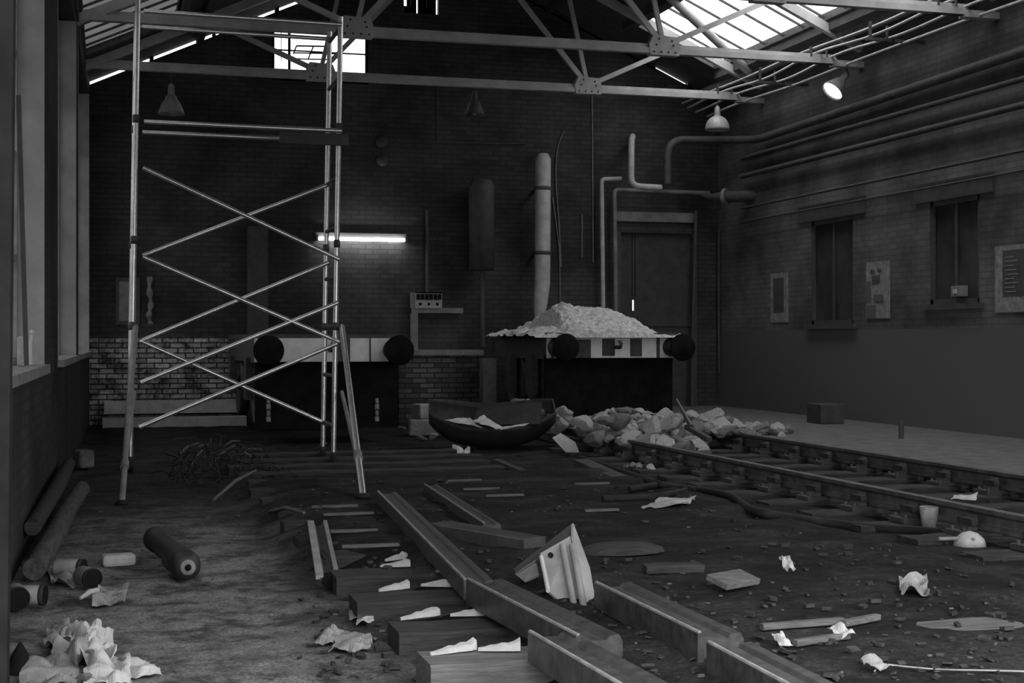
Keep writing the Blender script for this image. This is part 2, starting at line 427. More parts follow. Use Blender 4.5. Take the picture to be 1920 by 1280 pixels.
# gable window with its bars, and the ventilator near the ridge
w = MB(); y = YF+.05
for xx, t in ((WX0+.02, .04), (WX0+.27, .035), (WX1-.45, .05), (WX1-.02, .04)): w.bb((xx-t/2, y-.03, WZ0), (xx+t/2, y+.03, WZ1))
for zz, t in ((WZ0+.02, .04), (WZ0+.48, .014), (WZ1-.02, .05)): w.bb((WX0, y-.03, zz-t/2), (WX1, y+.03, zz+t/2))
w.bb((WX0+.14, y-.01, WZ0+.3), (WX0+.15, y+.01, WZ1))
o = struct(w.build('window_8', 'black', keep=True))
MB().bb((WX0, y-.004, WZ0), (WX1, y+.004, WZ1)).build('window_glass', 'clear_glass', o)
w = MB()
for xx, t, zz in ((4.60, .05, TZ0), (4.68, .09, TZ0), (4.82, .13, TZ0), (4.93, .07, TZ0), (5.0, .09, TZ0)): w.bb((xx-t/2, y-.03, TZ0), (xx+t/2, y+.03, TZ1))
w.bb((TX0, y-.03, TZ0), (4.70, y+.03, TZ0+.11)); w.bb((4.78, y-.03, TZ0), (5.03, y+.03, TZ0+.1)); w.bb((TX0, y-.03, TZ1-.05), (TX1, y+.03, TZ1))
struct(w.build('window_9', 'black', keep=True))
# door in the far wall under its pale lintel: planked leaf with a slit of daylight at its edge
dm = MB(); sx = yp(1187, 560, YF+.1).x
zt, zb_ = yp(1187, 556, YF).z, yp(1187, 582, YF).z
dm.bb((DX0, YF+.08, -.1), (sx-.02, YF+.13, DZ)); dm.bb((sx+.02, YF+.08, -.1), (DX1, YF+.13, DZ))
dm.bb((sx-.03, YF+.08, -.1), (sx+.03, YF+.13, zb_)); dm.bb((sx-.03, YF+.08, zt-.05), (sx+.03, YF+.13, DZ))
dm.bb((DX0, YF+.06, 1.5), (DX1, YF+.08, 1.72))
do = struct(dm.build('door_1', 'soot_paint', keep=True))
li = MB(); p = yp(1152, 396, YF-.02); q = yp(1304, 418, YF-.02); li.bb((p.x, YF-.05, q.z), (q.x, YF+.1, p.z))
li.build('door_lintel', 'grey_paint', do)
fr = MB(); fr.bb((DX0-.06, YF-.03, -.1), (DX0+.03, YF+.1, DZ)); fr.bb((DX1-.03, YF-.03, -.1), (DX1+.05, YF+.1, DZ)); fr.build('door_frame', 'dull_pipe', do)

# pale plinth bands, pilaster and low brick wall along the far side
p = yp(195, 752, YF-.15); q = yp(462, 772, YF-.15)
struct(MB().bb((p.x, YF-.2, q.z), (q.x, YF+.02, p.z)).build('trim_1', 'pale_paint', keep=True))
p = yp(192, 784, YF-.4); q = yp(462, 802, YF-.4)
struct(MB().bb((p.x, YF-.45, q.z), (q.x, YF+.02, p.z)).build('trim_2', 'pale_paint', keep=True))
p = yp(464, 400, YF-.2); q = yp(502, 800, YF-.2)
struct(MB().bb((p.x, YF-.25, -.1), (q.x, YF+.02, 3.0)).build('pillar_far', 'soot_paint', keep=True))
p = yp(748, 660, 21.3); q = yp(900, 790, 21.3)
lo = struct(MB().bb((p.x, 21.3, -.1), (q.x, YF+.02, p.z-.04)).build('wall_low', 'brick_low', keep=True))
MB().bb((p.x-.05, 21.24, p.z-.05), (yp(905, 660, 21.3).x, YF+.02, p.z+.03)).build('wall_coping', 'grey_paint', lo)
p1, q1 = yp(905, 672, 21.1), yp(930, 760, 21.1)
struct(MB().bb((p1.x, 21.08, -.1), (q1.x, 21.32, p1.z)).build('pillar_low', 'grey_paint', keep=True))

# ---------------------------------------------------------------- roof trusses
TY = (20.4, 17.35, 14.3); TL = ('against the gable wall', 'with two hanging lamps lit by the skylight', 'nearest of the three, cut off above')
tlab = ('pale riveted steel roof truss nearest the gable wall', 'pale riveted steel roof truss between two others, above the scaffold tower',
        'pale riveted steel roof truss nearest the doorway, only its end in view')
proto = None
def make_truss(Y):
    r = root('roof_truss', (5.0, Y, 5.0), tlab[0], 'roof truss', 'steel roof trusses')
    zc = 5.05; xl, xr = LX(Y)+.0, 9.5; n1, n2 = (2.95, Y, 5.12), (7.0, Y, 5.12)
    m = MB(); m.bar((xl, Y, zc), (xr, Y, zc), .10, .075); m.bar((xl, Y, zc+.035), (xr, Y, zc+.035), .02, .11); m.build('bottom_chord', 'truss_paint', r)
    for s in (-1, 1):
        xe = -.5 if s < 0 else XR
        m = MB(); m.bar((xe, Y, RZ(xe)-.09), (AX, Y, RZ(AX)-.09), .09, .12); m.build('rafter', 'truss_paint', r)
        n = n1 if s < 0 else n2
        for (tx, tz, wd) in ((1.56*s, 0, .07), (-.35*s, 0, .06), (AX-n[0]-.02*s, 0, .07)):
            x = n[0]+tx; top = V((x, Y, RZ(x)-.12))
            m = MB(); m.bar(n, top, .05, wd); m.build('strut', 'truss_paint', r)
        g = MB(); x, z = n[0], 5.12
        pl = [(-.20, -.13), (.20, -.13), (.22, -.02), (.17, .11), (-.16, .13), (-.22, .0)]
        vs = [V((x+a, Y-.06, z+b)) for a, b in pl]+[V((x+a, Y+.06, z+b)) for a, b in pl]; k = len(pl)
        g.add(vs, [tuple(range(k)), tuple(range(2*k-1, k-1, -1))]+[(i, k+i, k+(i+1) % k, (i+1) % k) for i in range(k)])
        go = g.build('gusset_plate', 'truss_paint', r)
        rv = MB()
        for a, b in ((-.15, -.09), (-.05, -.09), (.05, -.09), (.15, -.09), (-.12, .0), (.12, .0), (-.08, .08), (.1, .06)):
            rv.lathe([(.0, .012), (.011, .010), (.014, 0)], Matrix.Translation((x+a, Y-.062, z+b))@Matrix.Rotation(math.pi/2, 4, 'X'), 8)
        rv.build('rivets', 'dark_iron', go)
    m = MB(); m.bb((xr-.05, Y-.07, 4.98), (XR, Y+.07, 5.06)); m.build('wall_shoe', 'truss_paint', r)
    return r
proto = make_truss(TY[0])
for i in (1, 2):
    t = copy_tree(proto); t.location.y = TY[i]; t['label'] = tlab[i]
# wind brace and purlins in the roof plane
def rp(x, y, d=.16): return V((x, y, RZ(x)-d))
o = MB().tube([rp(9.45, 19.95), rp(7.2, 18.6)], .065, 10).build('wind_brace', 'truss_paint')
tag(o, 'thick pale diagonal brace crossing the bright skylight', 'brace')
for x, lab in ((1.35, 'dark purlin along the roof just above the grimy skylight'), (3.2, 'dark purlin along the roof above the barred gable window'),
               (6.9, 'dark purlin along the roof above the bright skylight'), (9.62, 'dark purlin along the foot of the bright skylight')):
    o = MB().bar((x, YN, RZ(x)-.06), (x, YF, RZ(x)-.06), .1, .12).build('purlin', 'grey_paint' if x > 9 else 'dark_iron'); tag(o, lab, 'purlin', 'roof purlins')
# tilted inner sash of the gable window
sash = MB()
def ow(px, py): return yp(px, py, YF+.10)
for a, b, wd in (((556, 86), (612, 87), .022), ((551, 99), (642, 101), .018), ((548, 110), (625, 112), .018), ((556, 86), (550, 101), .02), ((588, 86), (578, 110), .02), ((556, 119), (618, 121), .010)):
    sash.bar(ow(*a), ow(*b), wd, .02, (0, 1, 0))
sash.build('window_sash', 'black', bpy.data.objects['window_8'])

# conduits along the eaves of the far-skylight side
cl = ('topmost pale conduit along the eaves under the bright skylight', 'second pale conduit down along the eaves under the skylight',
      'third pale conduit down along the eaves, broken by brackets', 'lowest pale conduit along the eaves beside the dark wall')
for k in range(4):
    x = (9.18, 9.30, 9.44, 9.62)[k]; z = (5.20, 5.15, 5.08, 5.0)[k]; pts = []
    for q in range(61):
        y = 10.5+(21.9-10.5)*q/60
        ph = (y-14.3)/3.05*2*math.pi
        pts.append((x+.03*math.sin(y*1.3+k), y, z+.018*math.cos(ph)+.012*math.sin(y*2.1+k*2)))
    o = MB().tube(pts, .018, 8).build('conduit', 'pale_paint'); tag(o, cl[k], 'conduit', 'conduits along the eaves')
for k, yy in enumerate((12.8, 14.3, 15.8, 17.35, 18.9, 20.4)):
    b = MB(); b.bb((9.08, yy-.02, 5.0), (XR, yy+.02, 5.04)); b.bb((9.12, yy-.015, 5.0), (9.15, yy+.015, 5.24)); b.bb((9.36, yy-.015, 5.0), (9.38, yy+.015, 5.2))
    o = b.build('cable_bracket', 'dark_iron')
    tag(o, 'small dark bracket holding the pale conduits at the eaves', 'bracket', 'conduit brackets')

# ---------------------------------------------------------------- pendant lamps
def lamp(px, py, Y, lab, w, shape, mt, tilt=None, ztop=5.0, lit=False):
    p = yp(px, py, Y); r = root('pendant_lamp', (p.x, p.y, p.z), lab, 'lamp', 'pendant lamps')
    T = Matrix.Translation(p)
    if tilt: T = T@tilt
    if shape == 'dish': pr = [(.045, .22), (.07, .205), (w*.30, .18), (w*.42, .13), (w*.48, .07), (w*.5, .02), (w*.5, -.005), (w*.48, -.005), (w*.44, .07), (w*.3, .15), (.05, .18)]
    else: pr = [(.04, w*.75), (.075, w*.66), (.09, w*.55), (w*.36, w*.38), (w*.47, w*.12), (w*.5, 0), (w*.48, 0), (w*.44, w*.12), (w*.33, w*.34), (.05, w*.5)]
    sh = MB().lathe(pr, T, 24).build('lamp_shade', mt, r)
    hz = pr[0][1]
    MB().lathe([(.045, hz-.02), (.05, hz+.02), (.04, hz+.12), (.02, hz+.15), (0, hz+.15)], T, 14).build('lamp_holder', mt, r)
    top = T@V((0, 0, hz+.12))
    MB().tube([top, (top.x, top.y, ztop)], .010, 6).build('suspension_cord', 'dull_pipe', r)
    if lit:
        b = MB(); b.disc(w*.46, .03, T, 24, True); b.build('lit_diffuser', 'bulb_light', r)
        pt = MB()
    else: MB().lathe([(0, .0), (.03, .015), (.035, .05), (.02, .09), (.02, .1)], T, 10).build('light_bulb', 'enamel', r)
    return r
lamp(1345, 243, 20.4, 'white enamel dish lamp hanging level below the truss end by the wall', .38, 'dish', 'enamel')
lamp(1560, 172, 17.35, 'tilted cone lamp showing its bright white mouth', .32, 'cone', 'grey_paint', V((0, 0, -1)).rotation_difference(V((-CT*.62-ST*.28, ST*.62-CT*.28, -.70)).normalized()).to_matrix().to_4x4(), lit=True)
lamp(321, 214, 20.4, 'dim grey cone lamp hanging behind the scaffold tower', .37, 'cone', 'grey_paint')
lamp(890, 216, 20.4, 'dim grey lamp hanging mid-span against the dark gable wall', .30, 'cone', 'dull_pipe')

# ---------------------------------------------------------------- fluorescent light and things on the far wall
a, b = yp(594, 447, YF-.13), yp(762, 449, YF-.13)
r = root('strip_light', ((a.x+b.x)/2, YF-.05, a.z), 'bright fluorescent strip light on the dark brick wall', 'strip light')
MB().bb((a.x-.02, YF-.09, a.z+.03), (b.x+.02, YF, a.z+.10)).build('batten', 'dull_pipe', r)
MB().tube([(a.x+.03, YF-.13, a.z), (b.x-.03, YF-.13, a.z)], .026, 12).build('tube', 'tube_light', r)
for x in (a.x, b.x): MB().bb((x-.02, YF-.15, a.z-.028), (x+.02, YF-.02, a.z+.05)).build('end_cap', 'dull_pipe', r)
# fuse board on its frame
Yb = 21.9
a, b = yp(779, 548, Yb), yp(829, 578, Yb)
r = root('fuse_box', ((a.x+b.x)/2, Yb, b.z), 'small white fuse box with two rows of black dots', 'fuse box')
w_, h_ = b.x-a.x, a.z-b.z
MB().bb((a.x, Yb, b.z), (b.x, Yb+.12, a.z)).build('casing', 'splinter', r, .006)
for k in range(6):
    x = a.x+w_*(.10+.16*k); MB().box((x, Yb-.01, b.z+h_*.72), (w_*.12, .03, h_*.34)).build('fuse_carrier', 'black', r)
for k in range(3):
    x = a.x+w_*(.18+.32*k); MB().lathe([(0, .02), (.022, .015), (.024, 0)], Matrix.Translation((x, Yb, b.z+h_*.27))@Matrix.Rotation(math.pi/2, 4, 'X'), 10).build('knob', 'black', r)
MB().bb((a.x, Yb-.02, a.z-.012), (b.x, Yb, a.z+.008)).build('top_rim', 'black', r)
a, b = yp(771, 548, Yb+.05), yp(783, 656, Yb+.05); c, d = yp(783, 577, Yb+.05), yp(868, 587, Yb+.05)
r = root('mounting_frame', ((a.x+b.x)/2, Yb+.05, b.z), 'grey painted post and arm carrying the white fuse box', 'frame')
MB().bb((a.x, Yb+.02, b.z), (b.x, Yb+.14, a.z)).build('post', 'grey_paint', r); MB().bb((a.x, Yb+.03, d.z), (d.x, Yb+.13, c.z)).build('arm', 'grey_paint', r)
a, b = yp(801, 394, YF-.05), yp(801, 549, YF-.05)
tag(MB().tube([a, b], .028, 10).build('conduit', 'dull_pipe'), 'vertical conduit rising from the white fuse box', 'conduit')
# hanging duct
a, b = yp(903, 338, 21.75), yp(903, 506, 21.75); w = .2
r = root('flue_cylinder', (a.x, 21.75, b.z), 'wide grey cylinder fixed upright on the wall near the pale downpipe', 'cylinder')
MB().lathe([(0, b.z-a.z), (w, b.z-a.z), (w, -.1), (w*.8, 0), (0, .03)], Matrix.Translation(a), 24).build('body', 'dull_pipe', r)
MB().bb((a.x-.02, 21.7, b.z+.2), (a.x+.02, YF-.004, b.z+.25)).build('wall_bracket', 'dark_iron', r)
tag(MB().tube([yp(905, 506, 21.85), yp(905, 650, 21.85)], .035, 8).build('pipe', 'dull_pipe'), 'thin dark pipe dropping below the wide grey cylinder', 'pipe')
# tall pale downpipe
a = yp(1018, 288, 21.6); b = yp(1017, 530, 21.6); c = yp(1011, 604, 21.6); rr = .125
r = root('downpipe', (b.x, 21.6, 1.0), 'tall pale downpipe running down behind the rubble wagon', 'downpipe')
MB().tube([a, lerp(a, b, .04), b, lerp(b, c, .5), c, (c.x-.01, 21.6, .9)], [.08, rr, rr, .11, .075, .07], 20).build('pipe_body', 'pale_paint', r)
for py in (353, 474):
    p = yp(1017, py, 21.6); MB().lathe([(rr, -.03), (rr+.012, -.025), (rr+.012, .025), (rr, .03)], Matrix.Translation(p), 20).build('collar', 'dull_pipe', r)
    MB().bb((p.x-.02, 21.7, p.z-.02), (p.x+.02, YF-.004, p.z+.02)).build('bracket', 'dark_iron', r)
tag(MB().tube(spline([yp(1058, 245, YF-.02), yp(1046, 275, YF-.02), yp(1042, 330, YF-.02), yp(1048, 420, YF-.02), yp(1052, 500, YF-.02)]), .010, 6).build('cable', 'grey_paint'), 'thin cable curving down the wall beside the pale downpipe', 'cable')
tag(MB().tube(spline([yp(1036, 370, YF-.02), yp(1044, 430, YF-.02), yp(1049, 480, YF-.02), yp(1050, 590, YF-.02)]), .010, 6).build('cable', 'grey_paint'), 'thin cable crossing behind the curved one at the downpipe', 'cable')
tag(MB().tube([yp(1110, 160, YF-.014), yp(1112, 492, YF-.014)], .012, 6).build('conduit', 'grey_paint'), 'long thin conduit down the wall from the truss gusset', 'conduit')
tag(MB().tube([yp(1091, 402, YF-.014), yp(1091, 482, YF-.014)], .012, 6).build('conduit', 'grey_paint'), 'short thin conduit on the wall between downpipe and twin pipes', 'conduit')
tag(MB().tube(arc_path([yp(820, 160, YF-.014), yp(820, 267, YF-.014), yp(985, 270, YF-.014)], .05), .014, 6).build('conduit', 'dull_pipe'), 'faint conduit bending along the dark gable wall above the cylinder', 'conduit')
# twin heating pipes
a = arc_path([yp(1165, 335, 21.9), yp(1128, 336, 21.9), yp(1131, 600, 21.9)], .06)
tag(MB().tube(a, .036, 12).build('heating_pipe', 'pale_paint'), 'pale upright pipe with a short bend at top, farther from the door', 'pipe', 'twin upright pipes')
a = arc_path([yp(1330, 362, 21.9), yp(1152, 356, 21.9), yp(1155, 600, 21.9)], .06)
tag(MB().tube(a, .036, 12).build('heating_pipe', 'grey_paint'), 'upright pipe beside the door, bending along over its lintel', 'pipe', 'twin upright pipes')
a = arc_path([yp(1186, 256, 21.95), yp(1184, 262, 21.6), yp(1183, 349, 21.6), yp(1240, 352, 21.6)], .16)
tag(MB().tube(a, .052, 14).build('elbow_pipe', 'pale_paint'), 'fat pale pipe with a rounded elbow above the twin pipes', 'pipe')
a = arc_path([yp(1251, 345, 21.5), yp(1251, 262, 21.5), yp(1330, 262, 21.5), xp(1420, 262, XR-.12), xp(2100, 36, XR-.12)], .3, 8)
tag(MB().tube(a, .062, 14).build('steam_pipe', 'dull_pipe'), 'thick dark pipe arching off the far wall and along the side wall, topmost', 'pipe', 'pipes along the side wall')
a, b = yp(1334, 370, 21.3), yp(1432, 366, 20.6)
r = root('flanged_pipe', (a.x, a.y, a.z-.1), 'thick pipe end with a pale flange beside the door', 'pipe')
MB().tube([yp(1318, 366, 21.7), a, lerp(a, b, .25), b], [.04, .06, .09, .09], 16).build('pipe_body', 'dull_pipe', r)
d = (b-a).normalized(); p = lerp(a, b, .24); MB().tube([p, p+d*.06], .135, 18).build('flange', 'grey_paint', r)
for k, (y0_, y1_, lab, rr) in enumerate(((294, 147, 'dark pipe along the side wall, second below the thick arched one', .035), (327, 197, 'dark pipe along the side wall with a paler upper edge, third down', .04),
                        (398, 274, 'thin pipe along the side wall just above the window lintels', .018), (430, 306, 'lowest thin pipe along the side wall, touching the lintels', .013))):
    a, b = xp(1390, y0_, XR-.12), xp(1930, y1_, XR-.12)
    b = a+(b-a)*1.3; b.y = max(b.y, YN+.3)
    m = (a.z+b.z)/2; a.z = b.z = m if k > 1 else m
    tag(MB().tube([a, lerp(a, b, .5), b], rr, 10).build('wall_pipe', 'wall_pipe_paint'), lab, 'pipe', 'pipes along the side wall')
tag(MB().tube([yp(1305, 395, 21.9), yp(1300, 600, 21.9), yp(1297, 790, 21.9)], .03, 8).build('pipe', 'dull_pipe'), 'thin upright pipe beside the dark door in the far wall', 'pipe')
tag(MB().tube([xp(1348, 430, XR-.05), xp(1348, 700, XR-.05)], .02, 8).build('pipe', 'dull_pipe'), 'faint upright pipe in the corner of the two walls', 'pipe')
# little fittings
for px, py, lab in ((716, 266, 'small round bell high on the dark brick wall'), (717, 300, 'small round fitting under the bell on the brick wall')):
    p = yp(px, py, YF-.02); tag(MB().lathe([(0, .08), (.06, .07), (.1, .03), (.1, 0)], Matrix.Translation(p)@Matrix.Rotation(math.pi/2, 4, 'X'), 16).build('wall_bell', 'dull_pipe'), lab, 'bell')
p = xp(1803, 546, XR+.02); r = root('wall_switch', p, 'small pale switch box inside the dark window opening', 'switch'); MB().box((XR-.01, p.y, p.z), (.1, .22, .13)).build('switch_body', 'grey_paint', r, .01); MB().box((XR-.07, p.y, p.z), (.03, .05, .05)).build('switch_lever', 'pale_paint', r)
# notices: far wall
a, b = yp(217, 520, YF-.03), yp(262, 609, YF-.03)
r = root('notice_board', ((a.x+b.x)/2, YF, b.z), 'dull grey notice board on the far wall behind the scaffold leg', 'notice board')
MB().bb((a.x, YF-.03, b.z), (b.x, YF, a.z)).build('board_panel', 'dull_pipe', r); MB().bb((a.x+.05, YF-.036, b.z+.06), (b.x-.05, YF-.03, a.z-.06)).build('sheet', 'grey_paint', r)
pts = [yp(281, 518, YF-.06), yp(280, 545, YF-.1), yp(283, 570, YF-.08), yp(279, 590, YF-.1), yp(283, 608, YF-.07)]
o = MB()
pts = spline(pts, 4); n = len(pts)
vs = []
for i, q in enumerate(pts): hw = .035+.015*math.sin(i*1.7); vs += [q+V((-hw, 0, 0)), q+V((hw, .02*math.sin(i), 0))]
o.add(vs, [(2*i, 2*i+1, 2*i+3, 2*i+2) for i in range(n-1)], True)
tag(o.build('cloth_strip', 'paper_dull', solid=.006), 'pale torn strip hanging beside the grey notice board', 'cloth')
# posters on the side wall
def poster(pxa, pxb, pya, pyb, pyc, pyd, lab, border, kind):
    # corners: far-top, near-top, far-bottom, near-bottom
    A_, B_, D_, E_ = xp(pxa, pya, XR-.012), xp(pxb, pyb, XR-.012), xp(pxa, pyc, XR-.012), xp(pxb, pyd, XR-.012)
    z1 = (A_.z+B_.z)/2; z0 = (D_.z+E_.z)/2; ya, yb = B_.y, A_.y
    r = root('poster', (XR, (ya+yb)/2, z0), lab, 'poster')
    MB().bb((XR-.014, ya, z0), (XR-.002, yb, z1)).build('backing', 'paper_dull', r)
    return r, ya, yb, z0, z1
def patch(r, name, mt, ya, yb, z0, z1, u0, u1, v0, v1, x=XR-.018):
    MB().bb((x, yb-(yb-ya)*u1, z0+(z1-z0)*v0), (x+.006, yb-(yb-ya)*u0, z0+(z1-z0)*v1)).build(name, mt, r)
r, *q = poster(1445, 1477, 514, 509, 603, 605, 'narrow framed poster with a dark middle, smallest on the side wall', 0, 0); patch(r, 'picture', 'dull_pipe', *q, .18, .78, .2, .9)
r, *q = poster(1624, 1668, 493, 487, 597, 597, 'torn pale poster with dark blots on the side wall', 0, 0)
for k, (u0, u1, v0, v1) in enumerate(((.2, .36, .80, .86), (.52, .66, .82, .87), (.28, .6, .62, .76), (.0, .2, .3, .66), (.05, .42, .02, .24), (.35, .75, .3, .42))): patch(r, 'dark_blot', 'dull_pipe' if k < 3 else 'brick_side', *q, u0, u1, v0, v1, XR-.02-.001*k)
r, *q = poster(1866, 1936, 463, 455, 588, 582, 'largest poster on the side wall, pale border round grey print', 0, 0); patch(r, 'print', 'dull_pipe', *q, .22, .8, .24, .93)
for k in range(9): patch(r, 'text_line', 'paper_dull', *q, .28, .5+.25*random.random(), .3+.065*k, .315+.065*k, XR-.022)

# ---------------------------------------------------------------- wagons
def wagon(xc, hb, Yf, zc, Yr, lab, blots):
    r = root('flat_wagon', (xc, Yf, .2), lab, 'wagon', 'low wagons by the far wall')
    bh = .29
    bm = MB().bb((xc-hb-.12, Yf, zc-bh/2), (xc+hb+.12, Yf+.09, zc+bh/2)); bo = bm.build('buffer_beam', 'wagon_white', r, .008)
    for s in (-1, 1):
        x = xc+s*hb; T = Matrix.Translation((x, Yf, zc))@Matrix.Rotation(math.pi/2, 4, 'X')
        b = MB().lathe([(.13, 0), (.12, .03), (.095, .05), (.09, .27), (.055, .275), (.05, .38)], T, 20).build('buffer', 'dark_iron', r)
        MB().lathe([(.06, .36), (.17, .385), (.185, .40), (.17, .425), (0, .44)], T, 24).build('buffer_head', 'black', b)
    for s in blots:
        MB().bb((xc+s[0], Yf-.012, zc-bh/2+s[2]), (xc+s[1], Yf, zc-bh/2+s[3])).build('beam_plate', 'dark_iron', bo, .005)
    MB().bb((xc-hb-.1, Yf+.05, zc+bh/2-.02), (xc+hb+.1, Yr, zc+bh/2+.05)).build('deck', 'board', r)
    for s in (-1, 1): MB().bb((xc+s*.85-.04, Yf+.09, zc-.16), (xc+s*.85+.04, Yr, zc+.14)).build('sole_bar', 'dark_iron', r)
    for yy in (Yf+.9, Yr-.9):
        MB().tube([(xc-.9, yy, .66), (xc+.9, yy, .66)], .06, 10).build('axle', 'dark_iron', r)
        for s in (-1, 1):
            T = Matrix.Translation((xc+s*.76, yy, .66))@Matrix.Rotation(math.pi/2, 4, 'Y')
            MB().lathe([(0, -.05), (.1, -.06), (.11, -.03), (.38, -.03), (.42, -.07), (.45, -.07), (.45, .06), (.38, .06), (.1, .05), (0, .06)], T, 28).build('wheel', 'dark_iron', r)
            MB().bb((xc+s*.9-.05, yy-.14, .52), (xc+s*.9+.05, yy+.14, zc-.1)).build('axle_box', 'dark_iron', r)
    h = MB().tube([(xc, Yf, zc), (xc, Yf-.22, zc), (xc, Yf-.26, zc+.05), (xc, Yf-.2, zc+.08)], .025, 8); h.build('draw_hook', 'dark_iron', r)
    MB().bb((xc-hb-.1, Yf+.2, .18), (xc+hb+.1, Yf+.26, zc-.1)).build('end_board', 'black', r)
    return r
r = wagon(2.64, .79, 17.45, 1.155, 21.6, 'low wagon with clean white buffer beam, seen through the scaffold', ((-.88, -.66, .0, .29), (.10, .25, 0, .29), (.49, .51, 0, .29)))
for px in (503, 706):
    p = yp(px, 765, 17.4); m = MB()
    for k in range(4): m.tube([(p.x, 17.38, p.z+.12-.075*k), (p.x, 17.36, p.z+.06-.075*k)], .022+.006*(k % 2), 8)
    m.build('brake_hose', 'grey_paint', r)
r2 = wagon(6.58, .82, 18.05, 1.18, 20.9, 'low wagon with blotched white buffer beam, heaped with spoil', ((-.9, -.86, 0, .27), (-.62, -.34, .0, .25), (-.18, .0, .03, .26), (.22, .39, .02, .26), (.60, .65, 0, .29)))
# spoil heap on the second wagon
hp = MB(); nx, ny = 90, 60
def heap_z(px):
    pr = ((995, 0), (1003, .05), (1022, .06), (1050, .12), (1062, .30), (1080, .36), (1100, .31), (1125, .33), (1150, .33), (1172, .32), (1195, .24), (1215, .16), (1232, .07), (1245, .02), (1275, .0))
    for (a, za), (b, zb) in zip(pr, pr[1:]):
        if a <= px <= b: return za+(zb-za)*(px-a)/(b-a)
    return 0
for j in range(ny+1):
    for i in range(nx+1):
        px = 993+(1278-993)*i/nx; t = j/ny; Y = 17.92+2.6*t
        p = yp(px, 632, 18.2); x = p.x+.06*math.sin(t*9+i*.3)*.3
        z = 1.34+heap_z(px)*1.15*min(1, t*3.2)**.8*(1-.75*max(0, t-.45)/.55)*1.0
        z += (.07*noise.noise(V((x*3, Y*3, 0)))+.04*noise.noise(V((x*9, Y*9, 5)))+.02*noise.noise(V((x*22, Y*22, 9))))*min(1, 4*t+.25)
        if t < .02: z = 1.31
        hp.v.append(V((x, Y+.03*noise.noise(V((x*8, z*8, 2))), max(z, 1.33) if t >= .02 else z)))
for j in range(ny):
    for i in range(nx):
        a = j*(nx+1)+i; hp.f.append([a, a+1, a+nx+2, a+nx+1]); hp.sm.append(False)
tag(hp.build('spoil_heap', 'spoil'), 'pale heap of broken plaster and spoil on the blotched wagon', 'spoil heap', None, 'stuff')

# ---------------------------------------------------------------- stones
def rock_mesh(seed, flat=.7):
    import bmesh
    rnd = random.Random(seed); bm = bmesh.new(); bmesh.ops.create_icosphere(bm, subdivisions=3, radius=1)
    cuts = [V((rnd.uniform(-1, 1), rnd.uniform(-1, 1), rnd.uniform(-1, 1))).normalized() for _ in range(9)]
    for v in bm.verts:
        for c in cuts:
            d = v.co.dot(c); lim = .62+.12*math.sin(seed+c.x*5)
            if d > lim: v.co -= c*(d-lim)
        v.co *= 1+.10*noise.noise(v.co*2.2+V((seed, 0, 0)))
        v.co.z *= flat
    me = bpy.data.meshes.new('stone'); bm.to_mesh(me); bm.free(); return me
RM = [rock_mesh(s, f) for s, f in ((1, .8), (2, .6), (3, .75), (4, .55), (5, .9), (6, .65), (7, .7))]
for k, me in enumerate(RM): me.materials.append(M['stone' if k % 3 else 'stone_dark'])
def rock(p, s, lab, group, cat='stone', seed=0, name='stone'):
    o = bpy.data.objects.new(name, RM[seed % len(RM)]); C.objects.link(o); rnd = random.Random(seed*13+5)
    o.location = p; o.scale = (s*rnd.uniform(.8, 1.35), s*rnd.uniform(.8, 1.2), s*rnd.uniform(.7, 1.1))
    o.rotation_euler = (rnd.uniform(-.4, .4), rnd.uniform(-.4, .4), rnd.uniform(0, 6.28)); return tag(o, lab, cat, group)
# rubble across the second track: two overlapping drifts (px, base py, lift)
prof1 = ((1075, 786), (1110, 768), (1140, 764), (1175, 764), (1200, 766), (1240, 776), (1290, 786), (1300, 800))
rnd = random.Random(3); k = 0
for row in range(6):
    n = (15, 17, 16, 15, 13, 10)[row]
    for i in range(n):
        t = (i+.5*(row % 2)+rnd.uniform(-.2, .2))/n
        px = 1078+t*225+row*5; top = 766+abs(t-.42)*34+max(0, .2-t)*60
        bot = 812+t*28; f = row/5; py = top+(bot-top)*f+rnd.uniform(-3, 3)
        d = 17.6-1.9*f-.4*t
        p = at(px, py, d); s = rnd.uniform(.07, .15)*(.85+.35*f)
        p.z = max(p.z-s*.3, s*.3)
        rock(p, s, 'pale broken stone in the rubble drift across the rails', 'rubble drift across the rails', seed=k); k += 1
for i in range(34):
    t = i/34; px = 1292+190*t+rnd.uniform(-6, 6); f = rnd.random()
    top = 770+52*t**1.1; bot = 800+28*t; py = top+(bot-top)*f
    d = 17.9-1.2*f-.5*t; p = at(px, py, d); s = rnd.uniform(.07, .15)*(1.1-.3*t); p.z = max(p.z-s*.2, .17+s*.25)
    rock(p, s, 'pale broken stone in the drift beyond the far rail', 'rubble drift beyond the far rail', seed=k); k += 1
for px, py, s in ((1338, 772, .17), (1340, 790, .2), (1428, 792, .14), (1460, 800, .13)):
    p = at(px, py, 16.9); p.z -= .05; rock(p, s, 'pale broken stone in the drift beyond the far rail', 'rubble drift beyond the far rail', seed=k); k += 1
for px, py, s in ((1258, 794, .2), (1165, 790, .17), (1265, 828, .2), (1285, 812, .17), (1090, 792, .14), (1140, 788, .15), (1225, 800, .15), (1240, 822, .13)):
    p = at(px, py, 16.0); p.z = max(p.z, s*.3); rock(p, s, 'pale broken stone in the rubble drift across the rails', 'rubble drift across the rails', seed=k); k += 1
